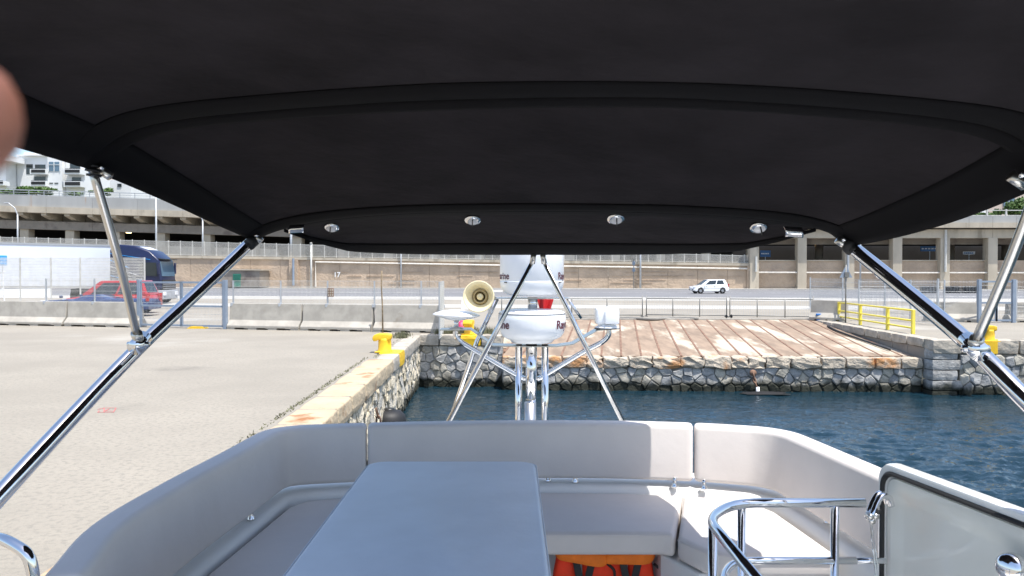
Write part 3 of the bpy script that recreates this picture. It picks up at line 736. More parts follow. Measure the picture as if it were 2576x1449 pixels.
# utility box with green door
p = onL(600, -2.2); t = thing("utility_building", "low concrete shed with a green door against the retaining wall", "shed", p)
b = MB(); band(b, 556, 653, 679, 722, 680, 722, -3.2, 3.1); b.build("wall", M_wallb, t)
b = MB(); band(b, 553, 656, 677, 679.3, 678, 680.3, -3.4, 3.3); b.build("roof_slab", M_beam, t)
b = MB(); band(b, 586, 605, 689, 722, 689, 722, -3.3, .08); b.build("door", M_green, t)
for k in range(5):
    b = MB(); band(b, 587.5, 603.5, 691 + k * 3, 692.6 + k * 3, 691 + k * 3, 692.6 + k * 3, -3.38, .06); b.build("door_louvre", M_green, t)

# picket railing on the retaining wall
rl = thing("picket_railing", "long pale picket railing along the top of the retaining wall", "railing", onL(900))
RT = lambda u: lin(u, (435, 607), (1889, 643)); RB = lambda u: WT(u) - 2
for k in range(9):
    b = MB(); u0 = UL + (UM - UL) * k / 9; u1 = UL + (UM - UL) * (k + 1) / 9
    band(b, u0, u1, RT(u0), RT(u0) + 1.2, RT(u1), RT(u1) + 1.2, .25, .07); band(b, u0, u1, RB(u0) - 2, RB(u0) - 1, RB(u1) - 2, RB(u1) - 1, .25, .07); b.build("rail", M_rail, rl)
u = UL; npk = MB(); k = 0
while u < UM:
    p = onL(u, .28); z0, z1 = zat(RB(u), p), zat(RT(u), p)
    if k % 13 == 0:
        b = MB(); b.box((p.x, p.y, (z0 + z1) / 2 + .05), (.09, .09, z1 - z0 + .15)); b.build("post", M_rail, rl)
    else: npk.box((p.x, p.y, (z0 + z1) / 2), (.045, .03, z1 - z0))
    u += 2.32; k += 1
npk.build("pickets", M_rail, rl, kind='stuff')

# viaduct (left and middle): openings, columns, beam, corbels, fascia, parapet, rail
via = thing("viaduct", "long stained concrete viaduct with dark openings and corbelled parapet over the retaining wall", "viaduct", onL(200, 4))
def vl(v0): return lambda u: v0 + (u * .030 if u < 900 else 27 + (u - 900) * .014)
OFF = 4.0
segs = [-420, -160, 118, 234, 348, 461, 700, 900, 1130, 1360, 1620, 1892]
def vband(name, va, vb, off, th, m, us=segs, root=via):
    for i in range(len(us) - 1):
        u0, u1 = us[i] + .3, us[i + 1] - .3
        b = MB(); band(b, u0, u1, vl(va)(u0), vl(vb)(u0), vl(va)(u1), vl(vb)(u1), off, th); b.build(name, m, root)
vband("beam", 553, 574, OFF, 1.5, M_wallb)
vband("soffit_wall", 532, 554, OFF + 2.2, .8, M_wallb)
vband("fascia", 517, 532, OFF - 1.8, 4.5, M_beam)
vband("parapet_panel", 489, 517.3, OFF - 1.5, .35, M_par)
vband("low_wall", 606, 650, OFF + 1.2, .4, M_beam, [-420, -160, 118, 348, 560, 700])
cu_ = [61 + 114.3 * k for k in range(-4, 17)]
for k, u in enumerate(cu_):
    b = MB(); v = vl(574)(u); band(b, u - 10, u + 12, v, 655, v, 655, OFF + .3, 1.3); b.build("column", M_beam, via)
cbl = [53 + 58.3 * k for k in range(-8, 32)]
for u in cbl:
    b = MB(); p = onL(u, OFF - 1.4); z1 = zat(vl(532)(u), p); z0 = zat(vl(551)(u), p); n3 = (z1 - z0)
    a = p - LD * .45; c = p + LD * .45
    b.extr([(0, 0), (0, -n3 * .35), (-2.4, -n3), (-3.6, -n3), (-3.6, 0)], Vector((a.x, a.y, z1)), Vector((c.x, c.y, z1)), -LN); b.build("corbel", M_beam, via, bevel=.05)
# interior, near-black so the shade of the openings is in the colour
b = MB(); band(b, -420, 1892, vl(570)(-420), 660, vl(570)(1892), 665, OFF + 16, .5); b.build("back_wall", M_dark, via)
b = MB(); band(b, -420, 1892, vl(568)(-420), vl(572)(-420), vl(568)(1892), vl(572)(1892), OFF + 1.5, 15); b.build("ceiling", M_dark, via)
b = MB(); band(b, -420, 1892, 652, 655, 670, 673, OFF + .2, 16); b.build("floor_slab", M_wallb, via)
for u, v in ((318, 585), (531, 588), (690, 592)):
    b = MB(); band(b, u, u + 12, v - 1, v + 1, v, v + 1.6, OFF + 9, .2); b.build("strip_lamp", M_tl, via)
# rail on parapet
us2 = list(range(-420, 1892, 38))
for i in range(len(us2) - 1):
    u0, u1 = us2[i], us2[i + 1]
    b = MB(); band(b, u0, u0 + 1, vl(475)(u0), vl(489)(u0), vl(475)(u0), vl(489)(u0), OFF - 1.3, .1); b.build("guard_post", M_galv, via)
for va, vb in ((475, 477), (481.5, 482.5), (487, 488)):
    b = MB(); band(b, -420, 900, vl(va)(-420), vl(vb)(-420), vl(va)(900), vl(vb)(900), OFF - 1.3, .1); band(b, 900, 1892, vl(va)(900), vl(vb)(900), vl(va)(1892), vl(vb)(1892), OFF - 1.3, .1); b.build("guard_rail", M_galv, via)

# right-hand building with pillars and openings
rb = thing("parking_structure", "tan concrete parking structure with square pillars and dark open bays on the right", "building", onL(2250))
pu = [1898 + 119.6 * k for k in range(0, 10)]
for i, u in enumerate(pu):
    p = onL(u, -.35); H = zat(598, p)
    b = MB(); b.box(Vector((p.x, p.y + .5, H / 2)), (1.15, 1.5, H), math.atan2(LD.y, LD.x)); b.build("pillar", M_beam, rb, bevel=.04)
for i in range(len(pu) - 1):
    u0, u1 = pu[i] + 11, pu[i + 1] - 11
    wallpanel(pu[i] + .5, pu[i + 1] - .5, "bay_wall", .35, lambda u: 655, M_wallc, rb)
    if i != 5:
        b = MB(); band(b, u0, u1, 654, 656.5, 654, 656.5, .2, 1.3); b.build("sill", M_beam, rb)
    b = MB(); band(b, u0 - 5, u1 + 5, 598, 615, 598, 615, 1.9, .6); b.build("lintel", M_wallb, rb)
    b = MB(); band(b, pu[i] + .4, pu[i + 1] - .4, 577, 598.5, 577, 598.5, -.55, 2.8); b.build("beam", M_beam, rb)
    for h in (0, .5):
        ua = pu[i] + 119.6 * h + .3; ub = pu[i] + 119.6 * (h + .5) - .3
        b = MB(); band(b, ua, ub, 560, 572.5, 560, 572.5, -1.6, 3); b.build("fascia_block", M_beam, rb)
        b = MB(); band(b, ua, ub, 543, 560.3, 543, 560.3, -1.3, .4); b.build("parapet_panel", M_par, rb)
b = MB(); band(b, 1900, 2980, 571, 578, 571, 578, .3, 1); b.build("shade_strip", M_dark, rb)  # solid near-black strip, painted shade between fascia and beam
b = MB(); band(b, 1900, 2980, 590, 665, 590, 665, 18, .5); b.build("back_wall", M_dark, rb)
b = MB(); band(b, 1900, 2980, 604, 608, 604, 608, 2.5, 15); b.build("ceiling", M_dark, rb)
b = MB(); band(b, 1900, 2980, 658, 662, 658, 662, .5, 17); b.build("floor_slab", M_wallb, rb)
for u in (2090, 2290, 2420, 2560): 
    b = MB(); p = onL(u - 30, 8); b.tube([Vector((p.x, p.y, 3.5)), Vector((p.x, p.y, 8))], .55, 12); b.build("round_column", M_wallb, rb, smooth=True)
for u, v in ((2002, 607), (2043, 613)):
    b = MB(); band(b, u, u + 10, v, v + 1.5, v, v + 1.5, 8, .2); b.build("strip_lamp", M_tl, rb)
def hang_sign(u0, u1, v0, v1, m, label, off=4):
    p = onL(u0, off); t = thing("hanging_sign", label, "sign", (p.x, p.y, 5))
    b = MB(); band(b, u0, u1, v0, v1, v0, v1, off, .1); b.build("sign_board", m, t)
    b = MB(); vm = (v0 + v1) / 2
    for k in range(5):
        uu = u0 + 3 + (u1 - u0 - 6) * k / 5; band(b, uu, uu + (u1 - u0) / 9, vm - 1.6, vm + 1.6, vm - 1.6, vm + 1.6, off - .08, .06)
    b.build("sign_marks", M_wsign if m is M_bsign else M_bsign, t)
    b = MB(); um = (u0 + u1) / 2; band(b, um - .8, um + .8, v1, 657, v1, 657, off + .02, .1); b.build("post", M_galv, t)
hang_sign(1912, 1938, 630, 646, M_bsign, "dim blue sign in the first dark bay")
hang_sign(2315, 2362, 619, 632, M_bsign, "long blue sign with white marks in an open bay")
hang_sign(2422, 2452, 633, 640, M_wsign, "small white sign in the bay next to the blue one")
# dumpsters
for k, (u, lb) in enumerate(((2335, "left of the three dark crates by the far road"), (2395, "middle one of the three dark crates by the far road"), (2440, "right of the three dark crates by the far road"))):
    c = G(u, 737.5); t = thing("storage_crate", lb, "crate", c, 0, "dark crates on the far roadside")
    b = MB()
    for z in (.03, .35, .7): 
        for q in ((0, -.45), (0, .45)): b.box(c + Vector((q[0], q[1], z)), (1.25, .06, .08))
        for q in ((-.6, 0), (.6, 0)): b.box(c + Vector((q[0], q[1], z)), (.06, .84, .08))
    for x in (-.6, .6):
        for y in (-.45, .45): b.box(c + Vector((x, y, .37)), (.08, .08, .74))
    b.build("frame", M_rub, t)
    b = MB(); b.box(c + Vector((0, 0, .36)), (1.1, .8, .60)); b.build("bin_body", mat("dark_crate", (.04, .045, .05), .7), t)
    for x in (-.4, -.2, 0, .2, .4):
        b = MB(); b.box(c + Vector((x, -.43, .36)), (.05, .03, .62)); b.build("slat", M_rub, t)

# lamp posts
def lamp(u, vt, off, label, arm=0, m=M_galv, r=.11, zb=0):
    p = onL(u, off); z = zat(vt, p); t = thing("lamp_post", label, "lamp post", (p.x, p.y, zb))
    b = MB(); b.tube([Vector((p.x, p.y, zb)), Vector((p.x, p.y, z))], [r, r * .7], 8); b.build("pole", m, t, smooth=True)
    if arm:
        b = MB(); b.tube([Vector((p.x, p.y, z)), Vector((p.x + arm * .35, p.y, z + 1.0)), Vector((p.x + arm, p.y - .2, z + 1.7))], r * .6, 6); b.build("arm", m, t)
        b = MB(); b.box(Vector((p.x + arm * 1.25, p.y - .2, z + 1.75)), (abs(arm) * .6, .3, .14)); b.build("lamp_head", m, t, bevel=.04)
    else:
        b = MB(); b.lathe([(0, .12), (r * 1.2, .06), (r * 1.2, 0)], Vector((p.x, p.y, z)), seg=10); b.build("cap", m, t)
lamp(46, 540, 1.2, "lamp post with a bent arm left of the tall pole in front of the viaduct", -1.2, M_galv, .15, 4)
lamp(394, 482, .6, "tall straight pole standing at the viaduct right of the slanted strut", 0, M_galv, .17)
lamp(511, 555, 1.2, "lamp post with a bent arm beside the canopy corner", -1.2, M_galv, .14, 4)
lamp(783, 612, -.5, "white pole in front of the retaining wall near its pipe corner", 0, M_rail, .17)
lamp(733, 560, 1.2, "pale post behind the railing below the canopy edge", 0, M_galv, .22, 4)
lamp(1009, 600, -.5, "thin grey pole in front of the retaining wall", 0, M_galv, .12)
lamp(1611, 600, -.5, "grey pole left of the white hatchback", 0, M_galv, .15)
lamp(2164, 590, -3, "grey pole behind the slanting steel arm on the right", 0, M_galv, .12)
p = onL(1594, -1.5); t = thing("road_sign", "thin pole with two round signs seen edge on left of the white hatchback", "road sign", (p.x, p.y, 0))
b = MB(); b.tube([Vector((p.x, p.y, 0)), Vector((p.x, p.y, 3.9))], .05, 6); b.build("pole", M_galv2, t)
for z in (3.45, 2.6):
    b = MB(); b.lathe([(0, -.02), (.30, -.02), (.30, .02), (0, .02)], Vector((p.x, p.y - .05, z)), (.8, .5, 0), 16); b.build("sign_disc", M_gate, t)

# ------------------------------------------------------------------ hillside buildings
b = MB()
def hill(i, j):
    x = -420 + i * 840; y = 150 + j * 420
    return Vector((x, y, 3 + j * 34 + 3 * noise.noise(Vector((x * .01, y * .01, 0)))))
b.grid(hill, 30, 16); b.build("hillside", mat("hill_scrub", (.16, .15, .09), .95, var=.3, scale=.05, col2=(.08, .11, .04), c2scale=.04), kind='structure', smooth=True)
DY = 190.
def pb(mb, u0, u1, v0, v1, Y, th):
    a = P(u0, v1, Y); c = P(u1, v0, Y)
    mb.hexa([(a.x, Y, a.z), (c.x, Y, a.z), (c.x, Y + th, a.z), (a.x, Y + th, a.z), (a.x, Y, c.z), (c.x, Y, c.z), (c.x, Y + th, c.z), (a.x, Y + th, c.z)]); return mb
def balc(root, u0, u1, v0, v1, Y):
    b = MB(); pb(b, u0, u1, v0, v1, Y - 2.2, 2.1); q = b.build("balcony", M_apt, root)
    b = MB(); pb(b, u0 + 3, u1 - 3, v0 - 1.4, v0 - .2, Y - 2.1, .1); pb(b, u0 + 3, u1 - 3, v0 + 1.5, v1 - 4, Y - 2.3, .08); b.build("balcony_screen", M_rub, root)
ap = thing("apartment_building", "white stepped apartment building with balconies above the viaduct on the left", "building", P(100, 480, DY))
b = MB(); pb(b, 44, 158, 391, 520, DY, 14); b.build("wall", M_apt, ap)
b = MB(); pb(b, 16, 43.5, 400, 520, DY + 2, 12); b.build("wing_wall", M_apt, ap)
b = MB(); pb(b, 120.5, 156, 388, 520, DY - 1.2, 1.1); b.build("stair_tower", M_apt, ap)
b = MB(); pb(b, 60, 130, 384, 391, DY + 3, 9); pb(b, 40, 162, 389, 391.3, DY - .8, 15.5); b.build("roof_slab", M_apt, ap)
for u0, u1, v0, v1 in ((66, 82, 413, 432), (88, 114, 414, 424), (86, 114, 444, 453), (176, 201, 410, 422), (181, 203, 446, 452)):
    b = MB(); pb(b, u0, u1, v0, v1 + 6, DY - .08 if u1 < 158 else DY - .12, .1); b.build("window", M_glass, ap)
b = MB(); pb(b, 121.5, 150, 407, 431, DY - 1.3, .12); w_ = b.build("window", M_glassb, ap)
for uu in (121, 135, 149.5):
    b = MB(); pb(b, uu, uu + 1, 406, 431.5, DY - 1.4, .1); b.build("frame", M_apt, ap)
b = MB(); pb(b, 121, 151, 414, 415, DY - 1.4, .1); b.build("frame", M_apt, ap)
for uu in (124, 137): 
    b = MB(); pb(b, uu, uu + 9, 459.5, 462, DY - 1.3, .12); b.build("window", M_glass, ap)
balc(ap, 75, 116, 425, 438, DY); balc(ap, 75, 116, 455, 468, DY)
b = MB(); pb(b, 158.3, 212, 395, 520, DY + .2, 12); b.build("wall", M_apt, ap)
balc(ap, 160, 203, 425, 438, DY + .2); balc(ap, 160, 204, 456, 470, DY + .2)
ap2 = thing("apartment_building", "pale block at the far left edge beside the stepped apartments", "building", P(0, 480, DY - 5))
b = MB(); pb(b, -160, 14, 404, 520, DY - 4, 12); b.build("wall", M_apt, ap2)
b = MB(); pb(b, -165, 24, 391, 404.3, DY - 6, 14); b.build("roof_slab", M_apt, ap2)
for k in range(3): balc(ap2, -60 - k * 45, -20 - k * 45, 425, 437, DY - 4)
balc(ap2, -20, 10, 455, 466, DY - 4)
ap3 = thing("apartment_building", "low white house partly hidden behind the left canopy corner", "building", P(300, 480, DY + 20))
b = MB(); pb(b, 222, 330, 452, 520, DY + 20, 14); b.build("wall", M_apt, ap3)
b = MB(); pb(b, 250, 282, 446, 452.2, DY + 21, 8); b.build("roof_slab", M_apt2, ap3)
for uu in (232, 262, 295):
    b = MB(); pb(b, uu, uu + 10, 462, 470, DY + 19.8, .2); b.build("window", M_glass, ap3)
apr = thing("apartment_building", "beige building with pale blue windows above the parking structure on the right", "building", P(2500, 540, 150))
b = MB(); pb(b, 2380, 2800, 470, 560, 150, 14); b.build("wall", M_apt2, apr)
b = MB(); pb(b, 2370, 2480, 500, 560, 144, 5.8); b.build("front_wing", M_apt, apr)
for u0, u1, v0, v1 in ((2525, 2553, 494, 520), (2590, 2620, 494, 520), (2480, 2505, 494, 510)):
    b = MB(); pb(b, u0, u1, v0, v1, 149.8, .15); w_ = b.build("window", M_glassb, apr)
    b = MB(); pb(b, (u0 + u1) / 2 - .5, (u0 + u1) / 2 + .5, v0, v1, 149.7, .1); b.build("frame", M_apt, w_)
for u0 in (2430, 2450):
    b = MB(); pb(b, u0, u0 + 15, 508, 526, 143.8, .15); b.build("window", M_glassb, apr)
b = MB(); pb(b, 2440, 2466, 515, 524, 142.5, 1.0); b.build("air_conditioner", M_wsign, apr)
b = MB(); band(b, 2380, 2900, 528, 530, 528, 530, -1, .1); band(b, 2380, 2900, 541, 542.5, 541, 542.5, -1, .1)
hr = thing("roof_railing", "thin pale railing above the parking structure parapet", "railing", onL(2500))
b.build("rail", M_rail, hr)
for u in range(2385, 2900, 48):
    b = MB(); band(b, u, u + 3, 526, 544, 526, 544, -1.05, .25); b.build("post", M_rail, hr)

def foliage(root, c, rad, n, m, leaf=.3, seed=0):
    rnd = random.Random(seed); b = MB(); c = Vector(c)
    cl = [(c + Vector((rnd.gauss(0, .45) * rad[0], rnd.gauss(0, .45) * rad[1], rnd.gauss(0, .4) * rad[2])), rnd.uniform(.25, .5)) for _ in range(16)]
    for k in range(n):
        q, s = rnd.choice(cl); d = Vector((rnd.gauss(0, 1), rnd.gauss(0, 1), rnd.gauss(0, 1))).normalized()
        p = q + Vector((d.x * rad[0], d.y * rad[1], d.z * rad[2])) * s * rnd.uniform(.6, 1)
        a = Vector((rnd.gauss(0, 1), rnd.gauss(0, 1), rnd.gauss(0, 1))).normalized(); e = a.cross(d).normalized()
        b.add([p - a * leaf / 2, p + e * leaf / 3, p + a * leaf / 2, p - e * leaf / 3], [(0, 1, 2, 3)])
    b.build("crown", m, root, recalc=False)
def tree(u, v, Y, rad, label, name="tree", n=1500):
    c = P(u, v, Y); t = thing(name, label, "tree" if name == "tree" else "shrub", (c.x, c.y, c.z - rad[2] - 1))
    foliage(t, c, rad, n, M_leaf, .55, int(u))
    b = MB(); b.tube([c - Vector((0, 0, rad[2] + 2)), c - Vector((.1, 0, rad[2] * .3)), c + Vector((.2, 0, rad[2] * .3))], [.2, .14, .05], 7); b.build("trunk", M_bark, t)
tree(2552, 524, 120, (2.6, 2., 1.9), "small bright green tree beside the beige building on the right")
tree(92, 480, 150, (4.2, 2.4, .75), "low round green shrub below the white apartments", "shrub", 2000)
tree(20, 490, 150, (4.5, 2, .7), "spreading shrub behind the guard rail at the far left", "shrub", 1500)
tree(262, 482, 160, (2, 1.4, .6), "small shrub beside the low white house", "shrub", 900)
tree(2450, 541, 118, (2.2, 1.2, .5), "thin hedge plant on the parapet left of the green tree", "shrub", 700)

# ------------------------------------------------------------------ vehicles
def proud(mb, A, Bq, C, D, s0, s1, t0, t1, off):
    A, Bq, C, D = [Vector(q) for q in (A, Bq, C, D)]
    f = lambda s, t: A.lerp(Bq, s).lerp(D.lerp(C, s), t)
    n = (Bq - A).cross(D - A).normalized() * off
    p = [f(s0, t0) + n, f(s1, t0) + n, f(s1, t1) + n, f(s0, t1) + n]; q = [x - n * 1.5 for x in p]
    mb.hexa(q + p)
def wheel(root, c, r, w_=.2):
    b = MB(); b.lathe([(r * .6, -w_ / 2), (r * .93, -w_ / 2), (r, -w_ * .3), (r, w_ * .3), (r * .93, w_ / 2), (r * .6, w_ / 2)], (0, 0, 0), (0, 1, 0), 24)
    o = b.build("wheel", M_tyre, root, smooth=True, local=True); o.location = c
    b = MB(); b.lathe([(0, w_ / 2 - .03), (r * .2, w_ / 2 - .02), (r * .62, w_ / 2 - .05), (r * .62, -w_ / 2 + .05), (r * .2, -w_ / 2 + .02), (0, -w_ / 2 + .03)], (0, 0, 0), (0, 1, 0), 20)
    b.build("rim", M_rim, o, smooth=True, local=True)
    b = MB()
    for k in range(5):
        a = k * 2 * math.pi / 5
        for s in (-1, 1): b.bar((0, s * w_ * .44, 0), (math.cos(a) * r * .6, s * w_ * .44, math.sin(a) * r * .6), .05, .03, (0, 1, 0))
    b.build("spokes", M_rim, o, local=True)
def car(loc, rz, paint, label, L=3.8, W=1.62, H=1.46, kind="hatch", roofp=None, driver=False):
    t = thing("parked_car" if not driver else "car", label, "car", loc, rz)
    h = L / 2; b = MB()
    if kind == "hatch":
        top = [(-h, .62), (-h + .02, .82), (-h + .12, .92), (-.2 * L, .93), (.08 * L, .90), (.27 * L, .86), (h - .25, .76), (h - .05, .64), (h, .50)]
        gb = (-h + .10, .30 * L); gt = (-h + .42, .07 * L)
    elif kind == "low":
        top = [(-h, .6), (-h + .05, .8), (-.3 * L, .84), (0, .80), (.2 * L, .80), (h - .3, .70), (h - .05, .60), (h, .45)]
        gb = (-.18 * L, .14 * L); gt = (-.08 * L, .02 * L)
    # body as stations with rounded section
    xs = sorted(set([q[0] for q in top] + [-.31 * L + d for d in (-.36, -.25, 0, .25, .36)] + [.31 * L + d for d in (-.36, -.25, 0, .25, .36)]))
    def topz(x):
        for i in range(len(top) - 1):
            if top[i][0] <= x <= top[i + 1][0]:
                return top[i][1] + (top[i + 1][1] - top[i][1]) * (x - top[i][0]) / (top[i + 1][0] - top[i][0])
        return top[-1][1]
    rings = []
    for x in xs:
        e = abs(x) / h; wd = W / 2 * (1 - .13 * max(0, e - .72) / .28 * (1 if e > .72 else 0) ** 1); zt = topz(x); zb = .22 + .1 * max(0, e - .8) / .2
        for wx in (-.31 * L, .31 * L):
            if abs(x - wx) < .33: zb = max(zb, .30 + math.sqrt(max(0, .33 ** 2 - (x - wx) ** 2)))
        zb = min(zb, zt - .08)
        rings.append([Vector((x, s * wd * k, z)) for s, k, z in ((-1, .9, zb), (-1, .99, zb + .04), (-1, 1, (zb + zt) / 2), (-1, .965, zt - .06), (-1, .88, zt), (1, .88, zt), (1, .965, zt - .06), (1, 1, (zb + zt) / 2), (1, .99, zb + .04), (1, .9, zb))])
    n = 10; vs = [v for r_ in rings for v in r_]
    fs = [(i * n + k, i * n + (k + 1) % n, (i + 1) * n + (k + 1) % n, (i + 1) * n + k) for i in range(len(xs) - 1) for k in range(n)] + [tuple(range(n)), tuple(range((len(xs) - 1) * n, len(xs) * n))]
    b.add(vs, fs); b.build("body", paint, t, local=True, smooth='auto')
    zb_ = .90 if kind == "hatch" else .80; wb = W * .44; wt = W * .35
    base = [Vector((gb[0], -wb, zb_)), Vector((gb[1], -wb, zb_ - .04)), Vector((gb[1], wb, zb_ - .04)), Vector((gb[0], wb, zb_))]
    roof = [Vector((gt[0], -wt, H)), Vector((gt[1], -wt, H - .02)), Vector((gt[1], wt, H - .02)), Vector((gt[0], wt, H))]
    mid = [Vector(((gt[0] + gt[1]) / 2, s * wt, H + .03)) for s in (-1, 1)]
    b = MB(); b.hexa(base + roof); b.build("cabin", roofp or paint, t, local=True, bevel=.07, bseg=3, smooth=True)
    if kind == "hatch":
        for s in (0, 1):
            if s == 0: q = (base[0], base[1], roof[1], roof[0])
            else: q = (base[2], base[3], roof[3], roof[2])
            for s0, s1 in ((.14, .44), (.48, .86)):
                if s: s0, s1 = 1 - s1, 1 - s0
                g_ = MB(); proud(g_, *q, s0, s1, .12, .86, .012); g_.build("side_window", M_glass, t, local=True)
        g_ = MB(); proud(g_, base[1], base[2], roof[2], roof[1], .07, .93, .08, .93, .012); g_.build("windscreen", M_glass, t, local=True)
        g_ = MB(); proud(g_, base[3], base[0], roof[0], roof[3], .12, .88, .2, .88, .012); g_.build("rear_window", M_glass, t, local=True)
    for sx in (-1, 1):
        for sy in (-1, 1): wheel(t, (sx * .31 * L, sy * (W / 2 - .12), .30), .30)
    for s in (-1, 1):
        g_ = MB(); g_.box((h - .16, s * W * .36, .66), (.24, .32, .13)); g_.build("headlight", M_lamp, t, local=True, bevel=.03)
        g_ = MB(); g_.box((-h + .06, s * W * .40, .85), (.12, .16, .30)); g_.build("tail_light", mat("red_lamp", (.4, .01, .01), .3), t, local=True, bevel=.02)
        g_ = MB(); g_.box((.19 * L, s * (W / 2 + .06), .93), (.12, .16, .12)); g_.build("door_mirror", paint, t, local=True, bevel=.03)
        for xx in (-.05 * L, .17 * L):
            g_ = MB(); g_.box((xx - .1, s * (W / 2 + .0), .74), (.16, .03, .03)); g_.build("door_handle", M_blk, t, local=True)
        g_ = MB(); g_.box((-.02 * L, s * (W / 2 - .008), .56), (.46 * L, .03, .05)); g_.build("rub_strip", M_blk if paint is not M_white else M_rail, t, local=True)
    g_ = MB(); g_.box((h - .03, 0, .40), (.08, W * .62, .12)); g_.build("grille", M_blk, t, local=True)
    g_ = MB(); g_.box((h + .02, 0, .42), (.02, .5, .11)); g_.build("number_plate", M_wsign, t, local=True)
    return t
wc = G(1783, 738.5)
car((wc.x, wc.y, .004), R(180) + R(8), M_white, "small white five door hatchback driving along the far road", driver=True)
# driver
def skin_mesh(name, J, E, rad, m, root=None, label=None, cat=None, sub=2):
    me = bpy.data.meshes.new(name); me.from_pydata([Vector(j) for j in J], E, []); o = bpy.data.objects.new(name, me); COL.objects.link(o)
    sk = o.modifiers.new("k", 'SKIN'); sk.use_smooth_shade = True
    for i, r_ in enumerate(rad): me.skin_vertices[0].data[i].radius = (r_, r_)
    me.skin_vertices[0].data[0].use_root = True
    s_ = o.modifiers.new("u", 'SUBSURF'); s_.levels = sub; s_.render_levels = sub
    me.materials.append(m)
    if root: o.parent = root
    return tag(o, label, cat)
o = skin_mesh("person", [(0, 0, .45), (0, 0, .7), (.02, 0, .98), (.03, 0, 1.08), (.04, 0, 1.18), (.05, 0, 1.28), (.02, -.2, .95), (.15, -.33, .82), (.35, -.28, .98), (.02, .2, .95), (.2, .25, .75), (.4, .15, .85), (.4, -.1, .45), (.4, .1, .45)],
    [(0, 1), (1, 2), (2, 3), (3, 4), (4, 5), (2, 6), (6, 7), (7, 8), (2, 9), (9, 10), (10, 11), (0, 12), (0, 13)],
    [.16, .15, .13, .06, .10, .09, .06, .05, .035, .06, .05, .035, .08, .08], M_skin, label="driver in a dark shirt inside the white hatchback", cat="person")
o.location = (wc.x - .05, wc.y - .02, .0); o.rotation_euler = (0, 0, R(188)); o.scale = (.95, 1.0, .98)

rc = P(284, 760, 39.0)
car((rc.x, 39.0, 0), R(180), M_red, "red hatchback standing behind the wire fence on the left", L=4.4, W=1.72, H=1.66)
bc = P(238, 760, 36.2)
car((bc.x, 36.2, 0), R(183), M_bluec, "low dark blue car in front of the red hatchback behind the fence", L=5.6, W=1.72, H=1.02, kind="low")

# lorry
tk = thing("lorry", "navy blue lorry with bright blue stripes and a long white box trailer", "lorry", P(290, 740, 52))
tA = Vector((-33.6 - 4, 47.2, 0)); tB = Vector((-27.3, 52.6, 0))
a_ = P(-60, 700, 47.5); b_ = P(292, 700, 53.0); a_.z = 0; b_.z = 0
d = (b_ - a_).normalized(); n_ = Vector((d.y, -d.x, 0)); a_ = b_ - d * 13.0
b = MB(); b.extr([(0, 1.15), (0, 4.0), (-2.5, 4.0), (-2.5, 1.15)], a_, b_, n_); b.build("trailer_box", M_trail, tk, bevel=.04)
for z, hh in ((1.15, .14), (3.95, .1)):
    b = MB(); b.bar(a_ + n_ * .02 + Vector((0, 0, z)), b_ + n_ * .02 + Vector((0, 0, z)), .04, hh); b.build("edge_rail", M_rim, tk)
b = MB(); b.extr([(0.02, .5), (0.02, 1.06), (-.06, 1.06), (-.06, .5)], a_ + d * 3, b_ - d * 4, n_); b.build("side_skirt", M_white, tk)
rzT = math.atan2(d.y, d.x)
for k, s in enumerate((1.2, 2.5, 3.8, 11.2)):
    for w2 in (-.2, -2.3):
        o = MB(); o.lathe([(.28, -.15), (.47, -.15), (.5, -.1), (.5, .1), (.47, .15), (.28, .15), (.1, .05), (0, .05)], (0, 0, 0), (0, 1, 0), 24); q = o.build("wheel", M_tyre, tk, smooth=True, local=True)
        q.location = a_ + d * s + n_ * w2 + Vector((0, 0, .5)) - tk.location; q.rotation_euler = (0, 0, rzT)
# tractor cab, turned a little towards the camera
cr = rzT - R(42); cd = Vector((math.cos(cr), math.sin(cr), 0)); cn = Vector((cd.y, -cd.x, 0))
c0 = P(300, 700, 51.6); c0.z = 0; W2 = 1.22
def cv(x, y, z): return c0 + cd * x + cn * y + Vector((0, 0, z))      # y>0 towards camera
CL = 3.3; W2 = 1.15
prof = [(-.1, .95), (-.1, 3.62), (.5, 3.95), (1.5, 3.88), (2.5, 3.52), (2.95, 3.12), (3.16, 2.9), (3.30, 1.75), (3.32, .95)]
b = MB(); k = len(prof)
b.add([cv(x, W2 * (.93 if z > 3.2 else 1), z) for x, z in prof] + [cv(x, -W2 * (.93 if z > 3.2 else 1), z) for x, z in prof],
      [tuple(range(k)), tuple(range(2 * k - 1, k - 1, -1))] + [(i, k + i, k + (i + 1) % k, (i + 1) % k) for i in range(k)])
b.build("cab", M_navy, tk, bevel=.10, bseg=3, smooth=True)
b = MB(); proud(b, cv(3.30, W2, 1.78), cv(3.30, -W2, 1.78), cv(3.16, -W2, 2.92), cv(3.16, W2, 2.92), .06, .94, .06, .92, .03); b.build("windscreen", M_glassb, tk)
b = MB(); proud(b, cv(1.9, W2, 1.9), cv(3.05, W2, 1.85), cv(2.98, W2, 2.75), cv(1.9, W2, 2.75), 0, 1, 0, 1, .02); b.build("side_window", M_glass, tk)
b = MB(); b.hexa([cv(3.31, W2 * .9, .95), cv(3.31, -W2 * .9, .95), cv(3.36, -W2 * .9, .95), cv(3.36, W2 * .9, .95), cv(3.30, W2 * .9, 1.6), cv(3.30, -W2 * .9, 1.6), cv(3.35, -W2 * .9, 1.6), cv(3.35, W2 * .9, 1.6)]); b.build("grille", M_blk, tk)
for k in range(4):
    b = MB(); b.bar(cv(3.37, W2 * .86, 1.02 + k * .15), cv(3.37, -W2 * .86, 1.02 + k * .15), .03, .05); b.build("grille_bar", M_rim, tk)
